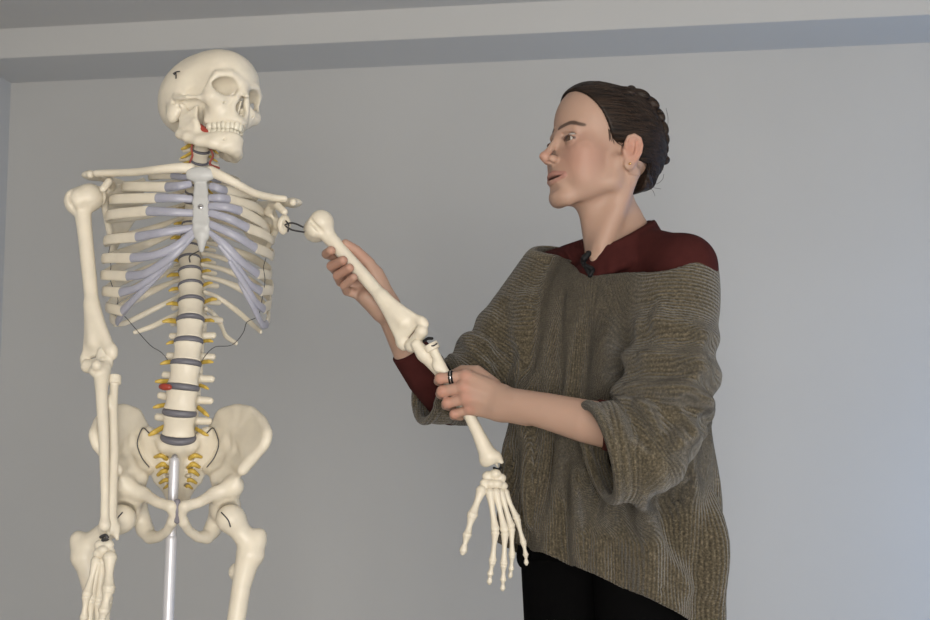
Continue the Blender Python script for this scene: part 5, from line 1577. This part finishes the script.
mx = node('ShaderNodeMix', data_type='RGBA', blend_type='MULTIPLY'); mx.inputs[0].default_value = 1.0
rr_ = node('ShaderNodeMapRange'); rr_.inputs[3].default_value = .72; rr_.inputs[4].default_value = 1.10; nt.links.new(rib_, rr_.inputs[0])
cmb = node('ShaderNodeCombineColor'); [nt.links.new(rr_.outputs[0], cmb.inputs[i]) for i in range(3)]
nt.links.new(ramp.outputs[0], mx.inputs[6]); nt.links.new(cmb.outputs[0], mx.inputs[7]); nt.links.new(mx.outputs[2], b.inputs['Base Color'])
b.inputs['Roughness'].default_value = .95; b.inputs['Specular IOR Level'].default_value = .1; b.inputs['Sheen Weight'].default_value = .25
MATS['olive_knit'] = m; sweater.data.materials.append(m)

# ------------------------------------------------------------------ trousers and shoes
v = Vol((-.02, 1.95, .02), (.56, 2.5, 1.02), .005)
c0 = P(607, 560, 2.21)
v.add(loft([(1.0, c0.x, 2.235, .130, .085), (.90, c0.x, 2.235, .155, .105), (.86, c0.x, 2.225, .172, .116), (.80, c0.x, 2.22, .172, .122)], TYAW))
lf = Vector((math.cos(TYAW), math.sin(TYAW)))
LEGX = []
for s in (-1, 1):
    hpx = np.array((c0.x + lf.x*.085*s, 2.215 + lf.y*.085*s, .84)); kn_ = np.array((c0.x + lf.x*.085*s - .01, 2.215 + lf.y*.085*s - .012, .46)); an_ = np.array((c0.x + lf.x*.085*s + .01, 2.215 + lf.y*.085*s + .01, .07))
    v.chain([hpx, kn_, an_], [.092, .064, .052], .02); LEGX.append(an_)
v.add(ell(A3(523, 556, 2.19), (.012, .02, .022)), .015)
V, F = v.mesh(2)
pe(mobj('trousers', V, F, 'trousers'))
fw = np.array((math.sin(TYAW), -math.cos(TYAW), 0))
for a in LEGX:
    b0 = np.array((a[0], a[1], 0.0))
    v = Vol(b0 + np.array((-.25, -.25, -.01)), b0 + np.array((.25, .25, .14)), .004)
    v.chain([b0 - fw*.04 + (0, 0, .04), b0 + fw*.06 + (0, 0, .042), b0 + fw*.15 + (0, 0, .032)], [.036, .040, .032], .01)
    v.add(cone(b0 + (0, 0, .04), b0 + (0, 0, .10), .044, .044), .02)
    v.cut(rbox(b0 + (0, 0, -.10), (.4, .4, .10), I3, .001), .003)
    V, F = v.mesh(2)
    pe(mobj('shoe', V, F, 'shoe'))

# ------------------------------------------------------------------ ring and clip microphone
ra, rb2 = A3(466, 376, 2.092), A3(440.5, 378.5, 2.099); t_ = (rb2 - ra); t_ /= np.linalg.norm(t_)
rc = ra + (rb2 - ra)*.58
a_ = np.cross(t_, (0, 0, 1)); a_ /= np.linalg.norm(a_); b2_ = np.cross(t_, a_)
gs = []
for off, r in ((-.0024, .0015), (.0, .0018), (.0024, .0015)):
    gs.append(sweep_geo([rc + t_*off + (a_*math.cos(x) + b2_*math.sin(x))*.0100 for x in np.linspace(0, 2*math.pi, 25)], [r]*25, ring=8, spline=False, cap=False))
o = pe(mobj('ring', *merge_geo(gs), 'black_plastic')); o['label'] = 'wide dark ring with a silver inlay'
o2 = pe_under(sweep('ring_inlay', [rc + (a_*math.cos(x) + b2_*math.sin(x))*.0114 for x in np.linspace(0, 2*math.pi, 25)], [.0009]*25, 'steel', ring=6, spline=False, cap=False), o)
mroot = thing('clip_microphone', 'small black clip-on microphone at the neckline of the maroon shirt', 'microphone', P(586, 262, 2.10))
mi = Matrix.Translation(mroot.location).inverted()
def mpart(o):
    o.parent = mroot; o.matrix_parent_inverse = mi; return o
def surf(px, py, d=.0):
    v_ = 2.0
    return P(px, py, d)
MY = 2.112
mpart(sweep('microphone_capsule', [P(584.0, 258.5, MY-.006), P(588.5, 253.5, MY-.006)], [.0056, .0052], 'black_plastic', ring=16, spline=False))
mpart(sweep('microphone_clip', [P(584, 257, MY), P(583.5, 263, MY-.002), P(586.5, 268, MY-.006), P(590, 274, MY-.010)], [(.0040, .0050)]*4, 'black_plastic', ring=10, n=5))
mpart(sweep('clip_jaw', [P(586, 266, MY-.008), P(592.5, 269.5, MY-.012), P(590, 275.5, MY-.012)], [(.0042, .0062)]*3, 'black_plastic', ring=10, n=5))
